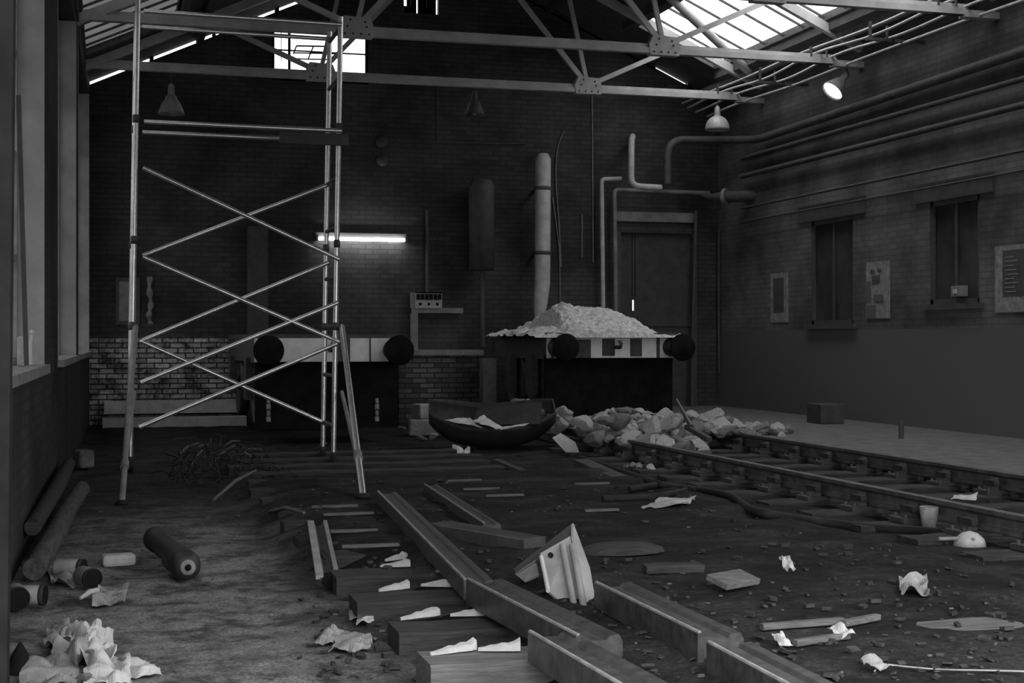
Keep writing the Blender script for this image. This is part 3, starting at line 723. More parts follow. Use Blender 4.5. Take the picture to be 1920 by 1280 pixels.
for i in range(40):
    t = rnd.random(); px = 935+130*t; py = 744+abs(t-.4)*38+rnd.uniform(0, 30); p = at(px, py, 17.5+rnd.random()*.3-.012*(py-744)); s = rnd.uniform(.08, .15); p.z = max(p.z-.05, s*.3)
    rock(p, s, 'stone in the rubble heaped behind the broken shell', 'rubble behind the shell', seed=k); k += 1
for i in range(16):
    px = rnd.uniform(752, 815); py = rnd.uniform(775, 818); p = gp(px, py+12); s = rnd.uniform(.04, .09); p.z = s*.4
    rock(p, s, 'small stone lying at the end of the broken shell', 'stones at the end of the shell', seed=k); k += 1
for i in range(10):
    px = rnd.uniform(1060, 1105); py = rnd.uniform(800, 850); p = gp(px, py+8); s = rnd.uniform(.03, .06); p.z = s*.4
    rock(p, s, 'small stone between the shell and the rail end', 'stones by the rail end', seed=k); k += 1

# ---------------------------------------------------------------- broken boiler shell with litter in it
c = gp(936, 846); c = V((c.x, c.y+.32, .0))
r = root('boiler_shell', (c.x, c.y, 0), 'dark half-round boiler shell lying open on the floor', 'boiler shell', None, math.radians(-12))
W = ROOTM[r.name]; o = MB(); NL, NA = 28, 18; La, Ra = .74, .36
vs = []
for i in range(NL+1):
    t = -1+2*i/NL; rad = Ra*(1-abs(t)**4*.45); lift = .12*t*t
    for j in range(NA+1):
        a = math.radians(198)+math.radians(186)*j/NA
        vs.append(W@V((t*La*(1.0+.10*math.sin(a)*-1*0), rad*math.cos(a)*.95, .37+lift+rad*math.sin(a))))
o.add(vs, [(i*(NA+1)+j, (i+1)*(NA+1)+j, (i+1)*(NA+1)+j+1, i*(NA+1)+j+1) for i in range(NL) for j in range(NA)], True)
o.build('shell_plate', 'shell_iron', r, solid=.02)
for e in (0, NL):
    m = MB(); ring = vs[e*(NA+1):(e+1)*(NA+1)]; m.add(ring, [tuple(range(NA+1))]); m.build('end_plate', 'shell_iron', r, solid=.02)
a, b = at(893, 778, 15.9), at(1016, 765, 15.9)
o = MB().slab([at(886, 800, 16.6), at(1012, 798, 16.6), at(1016, 757, 16.9), at(895, 768, 16.9)], .03)
tag(o.build('iron_plate', 'shell_iron'), 'dark iron plate propped behind the boiler shell', 'plate')

def sheet(corners, nx, ny, amp, seed, jag=.06, freq=5):
    """crumpled sheet between four corner points (a,b,c,d going round)"""
    a, b, c_, d = [V(q) for q in corners]; m = MB(); rnd = random.Random(seed)
    nrm = (b-a).cross(d-a).normalized(); L = (b-a).length
    if nrm.z < 0: nrm = -nrm
    Lu, Lv = (b-a).length, (d-a).length; fr = max(7, 1.5/min(Lu, Lv))
    for j in range(ny+1):
        for i in range(nx+1):
            u, v = i/nx, j/ny
            eu = jag*noise.noise(V((v*4, seed, 1))) if i in (0, nx) else 0; ev = jag*noise.noise(V((u*4, seed, 7))) if j in (0, ny) else 0
            u2, v2 = u+eu, v+ev
            p = (a*(1-u2)+b*u2)*(1-v2)+(d*(1-u2)+c_*u2)*v2
            q = V((u*Lu*fr, v*Lv*fr, seed*1.7)); h = abs(noise.noise(q))*2.0+.22*abs(noise.noise(q*2.6))
            p = p+nrm*amp*h; m.v.append(p)
    for j in range(ny):
        for i in range(nx):
            k = j*(nx+1)+i; m.f.append([k, k+1, k+nx+2, k+nx+1]); m.sm.append(False)
    return m
def flat_sheet(pts, z, nx, ny, amp, seed, name, mt, lab, cat, group=None, jag=.08, th=.003, freq=5):
    P = [gp(px, py)+V((0, 0, z)) for px, py in pts]
    return tag(sheet(P, nx, ny, amp, seed, jag, freq).build(name, mt, solid=th), lab, cat, group)
d = 16.45
o = sheet([at(832, 788, d+.1), at(905, 803, d-.1), at(880, 786, d+.25), at(862, 784, d+.25)], 8, 5, .02, 3); tag(o.build('paper_sheet', 'paper', solid=.004), 'pale sheet lying in the shell end nearer the scaffold', 'paper')
o = sheet([at(886, 790, d), at(930, 806, d-.2), at(945, 803, d), at(908, 781, d+.2)], 8, 5, .02, 5); tag(o.build('paper_sheet', 'paper', solid=.004), 'pale peaked sheet in the middle of the shell', 'paper')
o = sheet([at(938, 806, d-.2), at(985, 798, d-.1), at(992, 794, d), at(940, 801, d)], 8, 4, .01, 8); tag(o.build('paper_sheet', 'paper', solid=.004), 'narrow pale sheet along the shell rim', 'paper')
a = [gp(1058, 850)+V((0, 0, .01)), gp(1087, 849)+V((0, 0, .01)), at(1078, 826, 15.9), at(1050, 812, 15.9), at(1036, 821, 15.8)]
tag(MB().slab([at(1036, 821, 16.25), at(1061, 848, 16.15), at(1087, 849, 16.1), at(1079, 829, 16.3), at(1052, 812, 16.4)], .015).build('slate', 'tin_label'), 'pale flat slate propped against the boiler shell', 'slate')
tag(MB().box(V((4.15, 18.7, .32)), (.36, .3, .20), rotz(.2)).build('stone_block', 'stone', None, .02), 'upper pale block stacked by the low brick wall', 'block')
tag(MB().box(V((4.1, 18.68, .11)), (.42, .34, .22), rotz(-.15)).build('stone_block', 'stone', None, .02), 'lower pale block on the floor near the low brick wall', 'block')
flat_sheet(((846, 856), (880, 858), (882, 850), (852, 848)), .02, 8, 4, .06, 11, 'paper_scrap', 'paper', 'pale crumpled scrap in front of the boiler shell', 'paper')

# ---------------------------------------------------------------- tracks
BH = [(-.035, .145), (.035, .145), (.036, .115), (.012, .098), (.010, .045), (.034, .030), (.034, .004), (.026, 0), (-.026, 0), (-.034, .004), (-.034, .030), (-.010, .045), (-.012, .098), (-.036, .115)]
def rail(p0, p1, mt, lab, group, up=(0, 0, 1), cat='rail', sc=1.0):
    m = MB().prof([(x*sc, y*sc) for x, y in BH], p0, p1, V(up)); o = m.build('rail', mt, None, .004); return tag(o, lab, cat, group)
rx0, rx1 = 5.48, 7.10
rail((rx0, YN+1, .055), (rx0, 17.9, .055), 'rail_top', 'long rail of the far track on the side of the littered floor', 'rails of the far track')
rail((rx1, YN+1, .055), (rx1, 17.9, .055), 'rail_top', 'long rail of the far track beside the concrete walkway', 'rails of the far track')
def sleeper(xa, xb, y, mt, lab, group, zt=.05, hgt=.14, wd=.25, j=0):
    m = MB(); n = 14; rnd = random.Random(int(y*100)); L = []
    for i in range(n+1):
        x = xa+(xb-xa)*i/n; w = wd/2+rnd.uniform(-.006, .006)
        L.append((x, w, rnd.uniform(-.006, .004)))
    vs = []
    for x, w, dz in L: vs += [(x, y-w, zt-hgt), (x, y-w, zt+dz-.01), (x, y-w+.012, zt+dz), (x, y+w-.012, zt+dz), (x, y+w, zt+dz-.01), (x, y+w, zt-hgt)]
    fs = [(6*i+k, 6*i+(k+1) % 6, 6*(i+1)+(k+1) % 6, 6*(i+1)+k) for i in range(n) for k in range(6)]+[tuple(range(5, -1, -1)), tuple(range(6*n, 6*n+6))]
    m.add(vs, fs); return tag(m.build('sleeper', mt), lab, 'sleeper', group)
y = 6.0; chs = None
CH = MB()
CH.bb((-.19, -.10, 0), (.19, .10, .035))
for s in (-1, 1):
    CH.add([(s*.05, -.06, .03), (s*.14, -.06, .03), (s*.05, -.05, .135), (s*.05, .06, .03), (s*.14, .06, .03), (s*.05, .05, .135)],
           [(0, 1, 2), (5, 4, 3), (0, 3, 4, 1), (1, 4, 5, 2), (2, 5, 3, 0)])
    CH.tube([(s*.155, -.065, .0), (s*.155, -.065, .055)], .016, 8); CH.tube([(s*.155, .065, .0), (s*.155, .065, .055)], .016, 8)
CHo = None
while y < 16.2:
    sleeper(4.95, 7.2, y, 'sleeper_wood', 'dark sleeper under the far track rails', 'sleepers of the far track', .02)
    for x, g in ((rx0, 'cast iron chair holding the far track rail by the littered floor'), (rx1, 'cast iron chair holding the far track rail by the walkway')):
        if CHo is None:
            o = CHo = CH.build('rail_chair', 'rail_steel', keep=True)
            kk = MB().box((-.085, 0, .09), (.05, .16, .045)).build('key', 'sleeper_wood', o); k0 = o
        else: o = copy_tree(CHo)
        o.location = (x, y, .02); tag(o, g, 'rail chair', 'chairs of the rail by the floor' if x == rx0 else 'chairs of the rail by the walkway')
    y += .70
# pale dust lying along the inside of the near rail
# first track: bare sleepers with pale splinters where the chairs were
sl_lab = ['weathered sleeper nearest the doorway, palest, with two white splinters', 'second sleeper from the doorway, two white splinters on top', 'third sleeper from the doorway with two white splinters',
          'fourth sleeper from the doorway, small splinters lying on it', 'fifth sleeper from the doorway, beside the pale-edged steel channel', 'sixth sleeper from the doorway', 'seventh sleeper from the doorway', 'eighth sleeper from the doorway']
y = 5.17; k = 0
while y < 15.5:
    lab = sl_lab[k] if k < len(sl_lab) else 'bare sleeper of the lifted track toward the white-beamed wagon'
    sleeper(1.13+.03*math.sin(k*2), 3.72+.06*math.sin(k*3), y, 'dry_wood' if k == 0 else ('sleeper_old' if k < 5 else 'sleeper_wood'), lab, 'sleepers of the lifted track', .11 if k == 0 else .085, .2)
    y += .715; k += 1
def splinter(px, py, z, L, ang, seed, lab, wid=.03):
    p = gp(px, py, z); rnd = random.Random(seed); n = 7; vs = []
    d = V((math.cos(ang), math.sin(ang), 0)); s = V((-d.y, d.x, 0))
    for i in range(n+1):
        t = i/n; w = wid*(.25+.75*t)*rnd.uniform(.8, 1.15)*(1 if t < .9 else .7); h = .012+.03*t*rnd.uniform(.6, 1.2)
        q = p+d*L*(t-.5); vs += [q-s*w/2, q+s*w/2, q+s*w*.3+V((0, 0, h)), q-s*w*.4+V((0, 0, h*.8))]
    m = MB().add(vs, [(4*i+k, 4*i+(k+1) % 4, 4*i+4+(k+1) % 4, 4*i+4+k) for i in range(n) for k in range(4)]+[(3, 2, 1, 0), (4*n, 4*n+1, 4*n+2, 4*n+3)])
    return tag(m.build('wood_splinter', 'splinter'), lab, 'splinter', 'white splinters on the sleepers')
for q in ((849, 1222, .115, .20, .35, 1, 'white splinter on the nearest sleeper, nearer its outer end', .05), (936, 1219, .115, .16, -.2, 2, 'white splinter on the nearest sleeper, beside the loose rail', .045),
          (787, 1157, .09, .20, .4, 3, 'white splinter on the second sleeper, outer end', .045), (876, 1154, .09, .15, -.1, 4, 'pale splinter on the second sleeper toward the loose rail', .035),
          (738, 1105, .09, .17, .4, 5, 'white splinter on the third sleeper, outer end', .045), (818, 1099, .09, .15, -.35, 6, 'white splinter on the third sleeper toward the loose rail', .03),
          (742, 1049, .09, .15, .5, 7, 'upper pale splinter on the fourth sleeper', .05), (741, 1062, .09, .16, -.1, 8, 'lower pale splinter on the fourth sleeper', .04)): splinter(*q)
for px, py, L, lab in ((628, 951, .40, 'added lit stripe on the sleeper at the scaffold foot'), (654, 965, .42, 'thin added lit stripe, second sleeper beyond the steel channel'), (664, 997, .36, 'added lit stripe on the sleeper beside the top of the steel channel'), (695, 1025, .4, 'thin added lit stripe on the sleeper beside the steel channel'),
                       (870, 902, .36, 'thin added lit stripe on the sleepers ahead of the shell'), (903, 918, .36, 'added lit stripe on the sleepers, middle of three ahead of the shell'), (947, 930, .36, 'added lit stripe on the sleepers nearest the slanting beam'), (1110, 908, .36, 'added lit stripe at the sleeper ends beside the black hose end'), (1128, 958, .30, 'added lit stripe under the hose loop')):
    p = gp(px, py); p.z = max(p.z, .085 if p.x < 3.7 else 0); tag(MB().box(p+V((0, 0, .008)), (L*.8, .035, .016), rotz(.06*math.sin(px))).build('lit_stripe', 'dry_wood'), lab, 'splinter', 'added lit stripes on the sleepers')  # pale bars added to draw the lit stripes of the sleeper tops

# loose rails thrown down across the lifted track
HS = [(-.085, .0), (.085, .0), (.085, .03), (.07, .045), (.05, .04), (.03, .028), (-.03, .028), (-.045, .045), (-.06, .075), (-.085, .08), (-.098, .05), (-.098, .02)]
def loose(p0, p1, lab, mt='loose_steel', sc=1.0, H=.118):
    prof = [(-.085, .0), (.085, .0), (.085, .118), (.070, .122), (.066, .104), (.02, .094), (-.035, .094), (-.045, .108), (-.085, .112), (-.098, .085), (-.098, .03)]
    prof = [(-x*sc, z*sc*H/.122) for x, z in prof]
    o = tag(MB().prof(prof, p0, p1).build('loose_rail', mt, None, .004), lab, 'rail', 'loose rails on the lifted track')
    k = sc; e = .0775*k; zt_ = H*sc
    MB().prof([(-e-.006, zt_-.004), (-e+.008, zt_-.004), (-e+.006, zt_+.003), (-e-.004, zt_+.003)], p0, p1).build('lit_worn_edge', 'lit_edge_steel', o)  # pale strip paints in the light caught along the polished rim
    return o
zt = .115
def lr(pa, pb, z, lab, mt='loose_steel', sc=1.0, H=.118):
    a, b = gp(*pa, z+H), gp(*pb, z+H); d = (b-a).normalized(); s = V((-d.y, d.x, 0))
    if s.x > 0: s = -s
    off = -s*.09*sc; a = a+off; b = b+off; a.z = b.z = z
    # profile's raised rim faces the outer side
    return loose(a, b, lab, mt, sc, H)
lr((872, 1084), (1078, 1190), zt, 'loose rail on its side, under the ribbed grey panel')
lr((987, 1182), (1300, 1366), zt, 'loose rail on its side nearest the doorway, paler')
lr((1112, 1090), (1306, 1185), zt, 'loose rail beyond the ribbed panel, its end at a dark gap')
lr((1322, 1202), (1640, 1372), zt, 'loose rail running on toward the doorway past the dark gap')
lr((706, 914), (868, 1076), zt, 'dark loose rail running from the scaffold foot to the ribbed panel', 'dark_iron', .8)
lr((794, 895), (905, 965), zt, 'dark short loose rail with a lit worn edge beyond the cross rail', 'dark_iron', .6)
a, b = gp(828, 984, .17), gp(1003, 1014, .17); tag(MB().prof([(-.08, 0), (.08, 0), (.08, .1), (-.08, .1)], V((a.x, a.y, .09)), V((b.x, b.y, .09))).build('loose_beam', 'rail_steel', None, .01), 'short beam lying slantwise across the loose rails', 'beam')
a, b = gp(934, 862, .1), gp(985, 884, .1); tag(MB().bar(V((a.x, a.y, .06)), V((b.x, b.y, .06)), .07, .1).build('rail_offcut', 'rail_steel', None, .01), 'short rail offcut in front of the boiler shell', 'rail')
a, b = gp(1090, 866, .1), gp(1172, 904, .1); tag(MB().bar(V((a.x, a.y, .07)), V((b.x, b.y, .07)), .16, .12).build('timber_baulk', 'soot_paint', None, .01), 'black timber baulk lying beside the hose', 'timber')

# ---------------------------------------------------------------- ribbed grey panel
r = root('ribbed_panel', gp(1085, 1170, .1), 'broken grey ribbed metal panel standing on the loose rails', 'panel')
A1 = at(1012, 1040, 6.62); A2 = at(1068, 1008, 6.62); A3 = at(1092, 1168, 6.32); A4 = at(1028, 1112, 6.42)
B1 = at(1072, 1004, 6.6); 
TP = at(1071, 982, 6.72); TL_ = at(963, 1066, 6.85)
MB().slab([A1, A4, A3, A2], .012).build('face_plate', 'panel_grey', r)
MB().slab([TP, at(1068, 1012, 6.60), at(968, 1076, 6.72), TL_], .014).build('hood', 'rail_steel', r)
MB().slab([at(1006, 1052, 6.7), at(968, 1078, 6.74), at(985, 1092, 6.62), at(1012, 1080, 6.6)], .01).build('side_plate', 'grey_paint', r)
MB().slab([TP, at(1071, 1008, 6.6), at(1100, 1152, 6.30), at(1116, 1152, 6.38), at(1102, 1066, 6.6)], .012).build('edge_flange', 'panel_grey', r)
MB().slab([at(1089, 1158, 6.28), at(1092, 1176, 6.25), at(1116, 1155, 6.33), at(1112, 1132, 6.36)], .01).build('bottom_lip', 'pale_paint', r)
tow = V((-.0, -.03, .012))
for (pa, pb, w) in (((1054, 1022), (1078, 1148), .016), ((1072, 1022), (1094, 1140), .016), ((1014, 1044), (1027, 1108), .01)):
    a, b = at(*pa, 6.58), at(*pb, 6.29); MB().tube([a+tow*.2, b+tow*.2], w, 8).build('rib', 'grey_paint' if w > .012 else 'pale_paint', r)
p = at(1033, 1041, 6.57); MB().tube([p, p+V((.004, .02, 0))], .012, 12).build('bolt_hole', 'black', r)

# steel channel with two pale edges
a, b = gp(596, 992, .1), gp(616, 1106, .0); a.z = .1; b.z = .02
r = root('steel_channel', (b.x, b.y, 0), 'rusty steel channel with two pale edges lying beside the sleepers', 'channel')
d = (b-a).normalized(); s = V((0, 0, 1)).cross(d).normalized()
if s.x < 0: s = -s
pts = []
o = MB(); n = 12
R_ = .045
prof = [(R_*math.cos(math.pi+math.pi*i/n), R_+R_*math.sin(math.pi+math.pi*i/n)) for i in range(n+1)]+[((R_-.02)*math.cos(2*math.pi-math.pi*i/n), R_+(R_-.02)*math.sin(2*math.pi-math.pi*i/n)) for i in range(n+1)]
o.prof(prof, b, a, (0, 0, 1), False); o.build('trough', 'dark_iron', r)
up = V((0, 0, R_*1.05))
for s_, w in ((-1, .020), (1, .012)):
    o = MB().bar(a+s*s_*R_+up, b+s*s_*R_+up, w*2, .02); o.build('edge_strip', 'panel_grey' if s_ < 0 else 'grey_paint', r)
MB().tube([b+V((0, -.005, R_*.6)), b+V((0, .06, R_*.6))], R_*.8, 14).build('end_plug', 'black', r)

# ---------------------------------------------------------------- scaffold tower
Y0, Y1 = 14.22, 14.95; XL, XRr = .245, 2.215; ZT = 4.56
r = root('scaffold_tower', ((XL+XRr)/2, Y0, 0), 'tall bright alloy scaffold tower with crossed braces', 'scaffold tower')
def sy(px, py, back=False): return yp(px, py, Y1 if back else Y0)
lb = {}
for nm, x, y in (('fl', XL, Y0), ('fr', XRr, Y0), ('bl', XL, Y1), ('br', XRr, Y1)):
    z1 = ZT+(.02 if x == XL else -.03); lean = .045
    o = MB().tube([(x-lean*.6, y, .16), (x+lean, y, z1)], .026, 14); up = o.build('upright', 'scaffold_alloy', r)
    for zz in (1.42, 2.25, 3.42): MB().lathe([(.026, -.04), (.033, -.035), (.033, .035), (.026, .04)], Matrix.Translation((x-lean*.6+lean*1.6*(zz-.16)/(z1-.16), y, zz)), 12).build('coupler', 'dark_iron', up)
    cs = MB().tube([(x-lean*.6, y, .05), (x-lean*.6, y, .20)], .018, 8).build('castor', 'dark_iron', r)
    MB().lathe([(0, -.025), (.06, -.025), (.075, -.018), (.075, .018), (.06, .025), (0, .025)], Matrix.Translation((x-lean*.6, y+.03, .075))@Matrix.Rotation(math.pi/2, 4, 'Y'), 16).build('castor_wheel', 'rubber', cs)
def ux(x, z): return x+.045*(-.6+1.6*(z-.16)/(ZT-.16))
for x in (XL, XRr):
    for zz in (.42, .92, 1.42, 1.92, 2.42, 2.92, 3.42, 3.92, 4.42):
        MB().tube([(ux(x, zz), Y0, zz), (ux(x, zz), Y1, zz)], .02, 10).build('rung', 'dull_pipe', r)
for pa, pb in (((270, 22), (640, 47)), ((270, 229), (640, 246))):
    for bk in (False, True):
        a = sy(*pa); b = sy(*pb); yv = Y1-.03 if bk else Y0-.03
        MB().tube([(a.x, yv, a.z), (b.x, yv, b.z)], .022, 12).build('guard_rail', 'scaffold_alloy', r)
for pa, pb in (((268, 314), (636, 486)), ((268, 481), (636, 641)), ((264, 717), (634, 567)), ((261, 801), (632, 644))):
    a, b = yp(*pa, Y0-.045), yp(*pb, Y0-.045); MB().tube([a, b], .022, 12).build('brace', 'scaffold_alloy', r)
for pa, pb in (((268, 479), (621, 344)), ((262, 640), (616, 492)), ((262, 638), (616, 796))):
    a, b = yp(*pa, Y1-.045), yp(*pb, Y1-.045); MB().tube([a, b], .022, 12).build('brace', 'scaffold_alloy', r)
for pa, pf, pm, po in (((641, 612), (681, 934), (641, 735), .86), ((254, 612), (228, 946), (252, 735), .86)):
    a = yp(*pa, Y0); f = gp(*pf)+V((0, 0, .01))
    st = MB().tube([a, f], [.028, .026], 12).build('stabiliser', 'scaffold_alloy' if pf[0] > 400 else 'grey_paint', r)
    j = lerp(a, f, .80); MB().tube([j, lerp(a, f, .83)], .036, 12).build('locking_collar', 'grey_paint', st)
    m_ = yp(*pm, Y0); MB().tube([m_, lerp(a, f, po)], .02, 10).build('stabiliser_strut', 'grey_paint', st)
    MB().lathe([(0, .0), (.05, .0), (.045, .025), (.02, .04)], Matrix.Translation((f.x, f.y, f.z-.01)), 12).build('rubber_foot', 'rubber', st)
a, b = yp(524, 247, Y0), yp(647, 274, Y0)
tag(MB().bb((a.x, Y0-.045, b.z-.0), (b.x+.03, Y0-.005-.0, a.z)).build('toe_board', 'board', None, .004), 'dark toe board across one end of the scaffold platform rails', 'board')

# ---------------------------------------------------------------- hose
hp_ = [(1088, 862), (1120, 872), (1160, 886), (1200, 900), (1240, 914), (1290, 920), (1340, 928), (1372, 936), (1392, 950), (1410, 962), (1450, 972), (1510, 980), (1570, 988), (1640, 996), (1710, 1000), (1760, 1004)]
pts = [gp(px, py, .03) for px, py in hp_]
tag(MB().tube(spline([p+V((0, 0, .02)) for p in [gp(px, py) for px, py in hp_]], 6), .032, 10).build('hose', 'rubber'), 'long black hose snaking along the floor beside the far track', 'hose')
hp_ = [(1130, 940), (1170, 939), (1220, 937), (1262, 930), (1285, 922), (1262, 915), (1230, 914), (1180, 922)]
tag(MB().tube(spline([gp(px, py)+V((0, 0, .018)) for px, py in hp_], 6), .026, 10).build('hose', 'rubber'), 'black hose loop beside the pale ash patch', 'hose')

# ---------------------------------------------------------------- foreground litter by the window wall
a, b = gp(352, 1098), gp(292, 1040); R1 = .082
r = root('metal_cylinder', (a.x, a.y, 0), 'dark metal cylinder lying on the sand with a pale ring at its near end', 'cylinder')
d = (b-a); L = d.length; zq = V((0, 0, 1)).rotation_difference(d.normalized()).to_matrix().to_4x4(); T = Matrix.Translation((a.x, a.y, R1))@zq
MB().lathe([(.03, -.0), (.055, .005), (.075, .03), (R1, .07), (R1, .36), (.075, .40), (.066, .46), (.066, L-.12), (.075, L-.1), (.078, L-.02), (.06, L), (0, L)], T, 26).build('body', 'shell_iron', r)
MB().lathe([(.018, -.012), (.040, -.012), (.042, .004), (.03, .01)], T, 20).build('neck_ring', 'paper_dull', r)
MB().lathe([(0, -.03), (.014, -.03), (.018, -.01), (.018, .01)], T, 12).build('valve', 'black', r)
MB().slab([T@V((.0, .068, .5)), T@V((.04, .06, .5)), T@V((.04, .06, L-.2)), T@V((0, .068, L-.2))], .006)
rock(gp(385, 1092)+V((0, 0, .012)), .028, 'small black lump beside the near end of the metal cylinder', None, 'lump', 0)
def can(px, py, rad, ln, ang, lab, pitch=0):
    p = gp(px, py)
    r = root('tin_can', (p.x, p.y, 0), lab, 'tin can', 'tins by the window wall')
    T = Matrix.Translation((p.x, p.y, rad))@rotz(ang)@Matrix.Rotation(math.pi/2+pitch, 4, 'X')
    MB().lathe([(rad*.98, 0), (rad, .006), (rad, ln*.16), (rad*.99, ln*.17), (rad*.99, ln), (rad*.9, ln+.004), (0, ln)], T, 24).build('body', 'tin_label', r)
    MB().lathe([(rad*1.02, ln*-.02), (rad*1.02, ln*.14), (rad*.99, ln*.14)], T, 24).build('rim_band', 'soot_paint', r)
    MB().disc(rad*.97, -.002, T, 24, True).build('open_end', 'black', r)
can(156, 1085, .05, .15, math.radians(245), 'dark-ended tin standing farther of two behind the rag', 0)
can(174, 1108, .052, .13, math.radians(205), 'dark-ended tin lying against the other, its mouth toward the doorway', 0)
can(84, 1143, .05, .15, math.radians(255), 'dark-ended tin with a broad pale label, in front of the others', 0)
can(34, 1150, .055, .13, math.radians(190), 'dark tin at the door jamb, mostly in shade', 0)
tag(MB().box(gp(222, 1062)+V((0, .03, .035)), (.19, .10, .07), rotz(.15)).build('brick_piece', 'tin_label', None, .02), 'pale broken brick lying between the tins and the metal cylinder', 'brick')
flat_sheet(((95, 1098), (140, 1108), (148, 1078), (90, 1070)), .01, 12, 10, .035, 21, 'paper_scrap', 'paper_dull', 'crumpled grey paper behind the labelled tin', 'paper')
flat_sheet(((172, 1142), (232, 1140), (240, 1112), (185, 1112)), .01, 14, 12, .045, 23, 'paper_scrap', 'paper_dull', 'crumpled paper in front of the pair of dark-ended tins', 'paper')
a, b = gp(150, 1122, .02), gp(183, 1106, .04); tag(MB().tube([a, lerp(a, b, .5)+V((0, 0, .01)), b], [.008, .016, .014], 8).build('stick', 'splinter'), 'short white stick lying against the dark tin mouth', 'stick')
# big crumple of newspaper
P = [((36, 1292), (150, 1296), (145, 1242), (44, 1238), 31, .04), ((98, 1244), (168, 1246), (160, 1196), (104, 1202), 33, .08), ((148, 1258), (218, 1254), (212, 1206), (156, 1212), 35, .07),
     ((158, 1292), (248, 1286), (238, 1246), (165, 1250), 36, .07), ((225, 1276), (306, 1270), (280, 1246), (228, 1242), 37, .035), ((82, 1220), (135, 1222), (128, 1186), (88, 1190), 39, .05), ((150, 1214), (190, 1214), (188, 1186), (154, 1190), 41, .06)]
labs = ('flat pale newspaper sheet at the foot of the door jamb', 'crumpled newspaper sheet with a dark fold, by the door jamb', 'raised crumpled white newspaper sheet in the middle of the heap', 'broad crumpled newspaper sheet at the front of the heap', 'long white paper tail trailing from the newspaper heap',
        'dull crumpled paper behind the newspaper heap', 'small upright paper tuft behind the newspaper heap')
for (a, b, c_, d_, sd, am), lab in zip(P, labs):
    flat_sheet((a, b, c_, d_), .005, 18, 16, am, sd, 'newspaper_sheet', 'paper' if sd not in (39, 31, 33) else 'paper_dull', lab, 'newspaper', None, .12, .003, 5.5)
tag(MB().tube([gp(36, 1262), gp(38, 1262)+V((0, 0, .07)), gp(38, 1262)+V((.0, 0, .12))], [.05, .035, .006], 7).build('coal_lump', 'black'), 'black pointed lump by the door jamb', 'lump')
for px, py, s, z in ((160, 1272, .06, 0), (158, 1262, .05, .05), (228, 1228, .03, .08), (168, 1215, .03, .08)):
    rock(gp(px, py, z)+V((0, -.06, 0)), s*.6, 'black lump caught in the newspaper heap', 'lumps in the newspaper', 'lump', seed=3, name='coal_lump')
flat_sheet(((615, 1228), (690, 1225), (705, 1200), (640, 1195)), .01, 16, 10, .03, 43, 'paper_scrap', 'paper_dull', 'torn grey paper lying on the sand before the sleepers', 'paper', None, .2)
flat_sheet(((590, 1215), (625, 1212), (650, 1192), (610, 1190)), .008, 10, 8, .04, 45, 'paper_scrap', 'paper_dull', 'dull flat scrap behind the torn grey paper', 'paper', None, .2)
flat_sheet(((655, 1172), (690, 1168), (682, 1150), (655, 1146)), .02, 8, 6, .02, 46, 'paper_scrap', 'grey_paint', 'grey card beside the second sleeper end', 'card')
flat_sheet(((668, 1180), (702, 1176), (700, 1168), (670, 1170)), .02, 8, 5, .015, 47, 'paper_scrap', 'splinter', 'bright white scrap just in front of the grey card', 'paper')
# logs along the window wall
a, b = gp(76, 1066, .07), gp(158, 928, .07)
a = V((LX(a.y)+.12, a.y, .07)); b = V((LX(b.y)+.24, b.y, .12))
tag(MB().tube([a, lerp(a, b, .33)+V((.01, 0, .01)), lerp(a, b, .66)-V((.01, 0, 0)), b], [.06, .066, .06, .062], 14).build('log', 'log_wood'), 'weathered log lying along the window wall, outer of two', 'log', 'logs by the window wall')
a2, b2_ = a+V((-.05, .9, .11)), b+V((-.12, 1.2, .10)); tag(MB().tube([a2, lerp(a2, b2_, .5)+V((.02, 0, .02)), b2_], [.05, .055, .05], 14).build('log', 'sleeper_wood'), 'darker log resting against the window wall above the other', 'log', 'logs by the window wall')
p = gp(160, 880); tag(MB().box(V((LX(p.y)+.15, p.y, .09)), (.16, .2, .18), rotz(.4)).build('stone_block', 'stone_dark', None, .03), 'dull block at the far end of the logs', 'block')
# window catch hardware and cloth on the first sill
p = lw(10.3, .05, SILL+.02); r = root('window_catch', p, 'small pale window catch standing on the near sill', 'window catch')
MB().tube([p, p+V((0, 0, .14)), p+V((.01, 0, .22))], .012, 8).build('stem', 'pale_paint', r); MB().lathe([(0, -.02), (.02, -.01), (.02, .01), (0, .02)], Matrix.Translation(p+V((.01, 0, .22))), 10).build('knob', 'pale_paint', r)
p = lw(10.1, .09, SILL+.012); tag(MB().bb(p+V((-.03, -.05, 0)), p+V((.03, .05, .2))).build('paint_tin', 'splinter', None, .01), 'white box standing on the near window sill', 'box')
a, b = lw(9.9, .10, 2.9), lw(9.9, .05, SILL+.02); tag(MB().bar(a, b, .02, .03).build('window_pole', 'soot_paint'), 'dark pole leaning in the near window', 'pole')

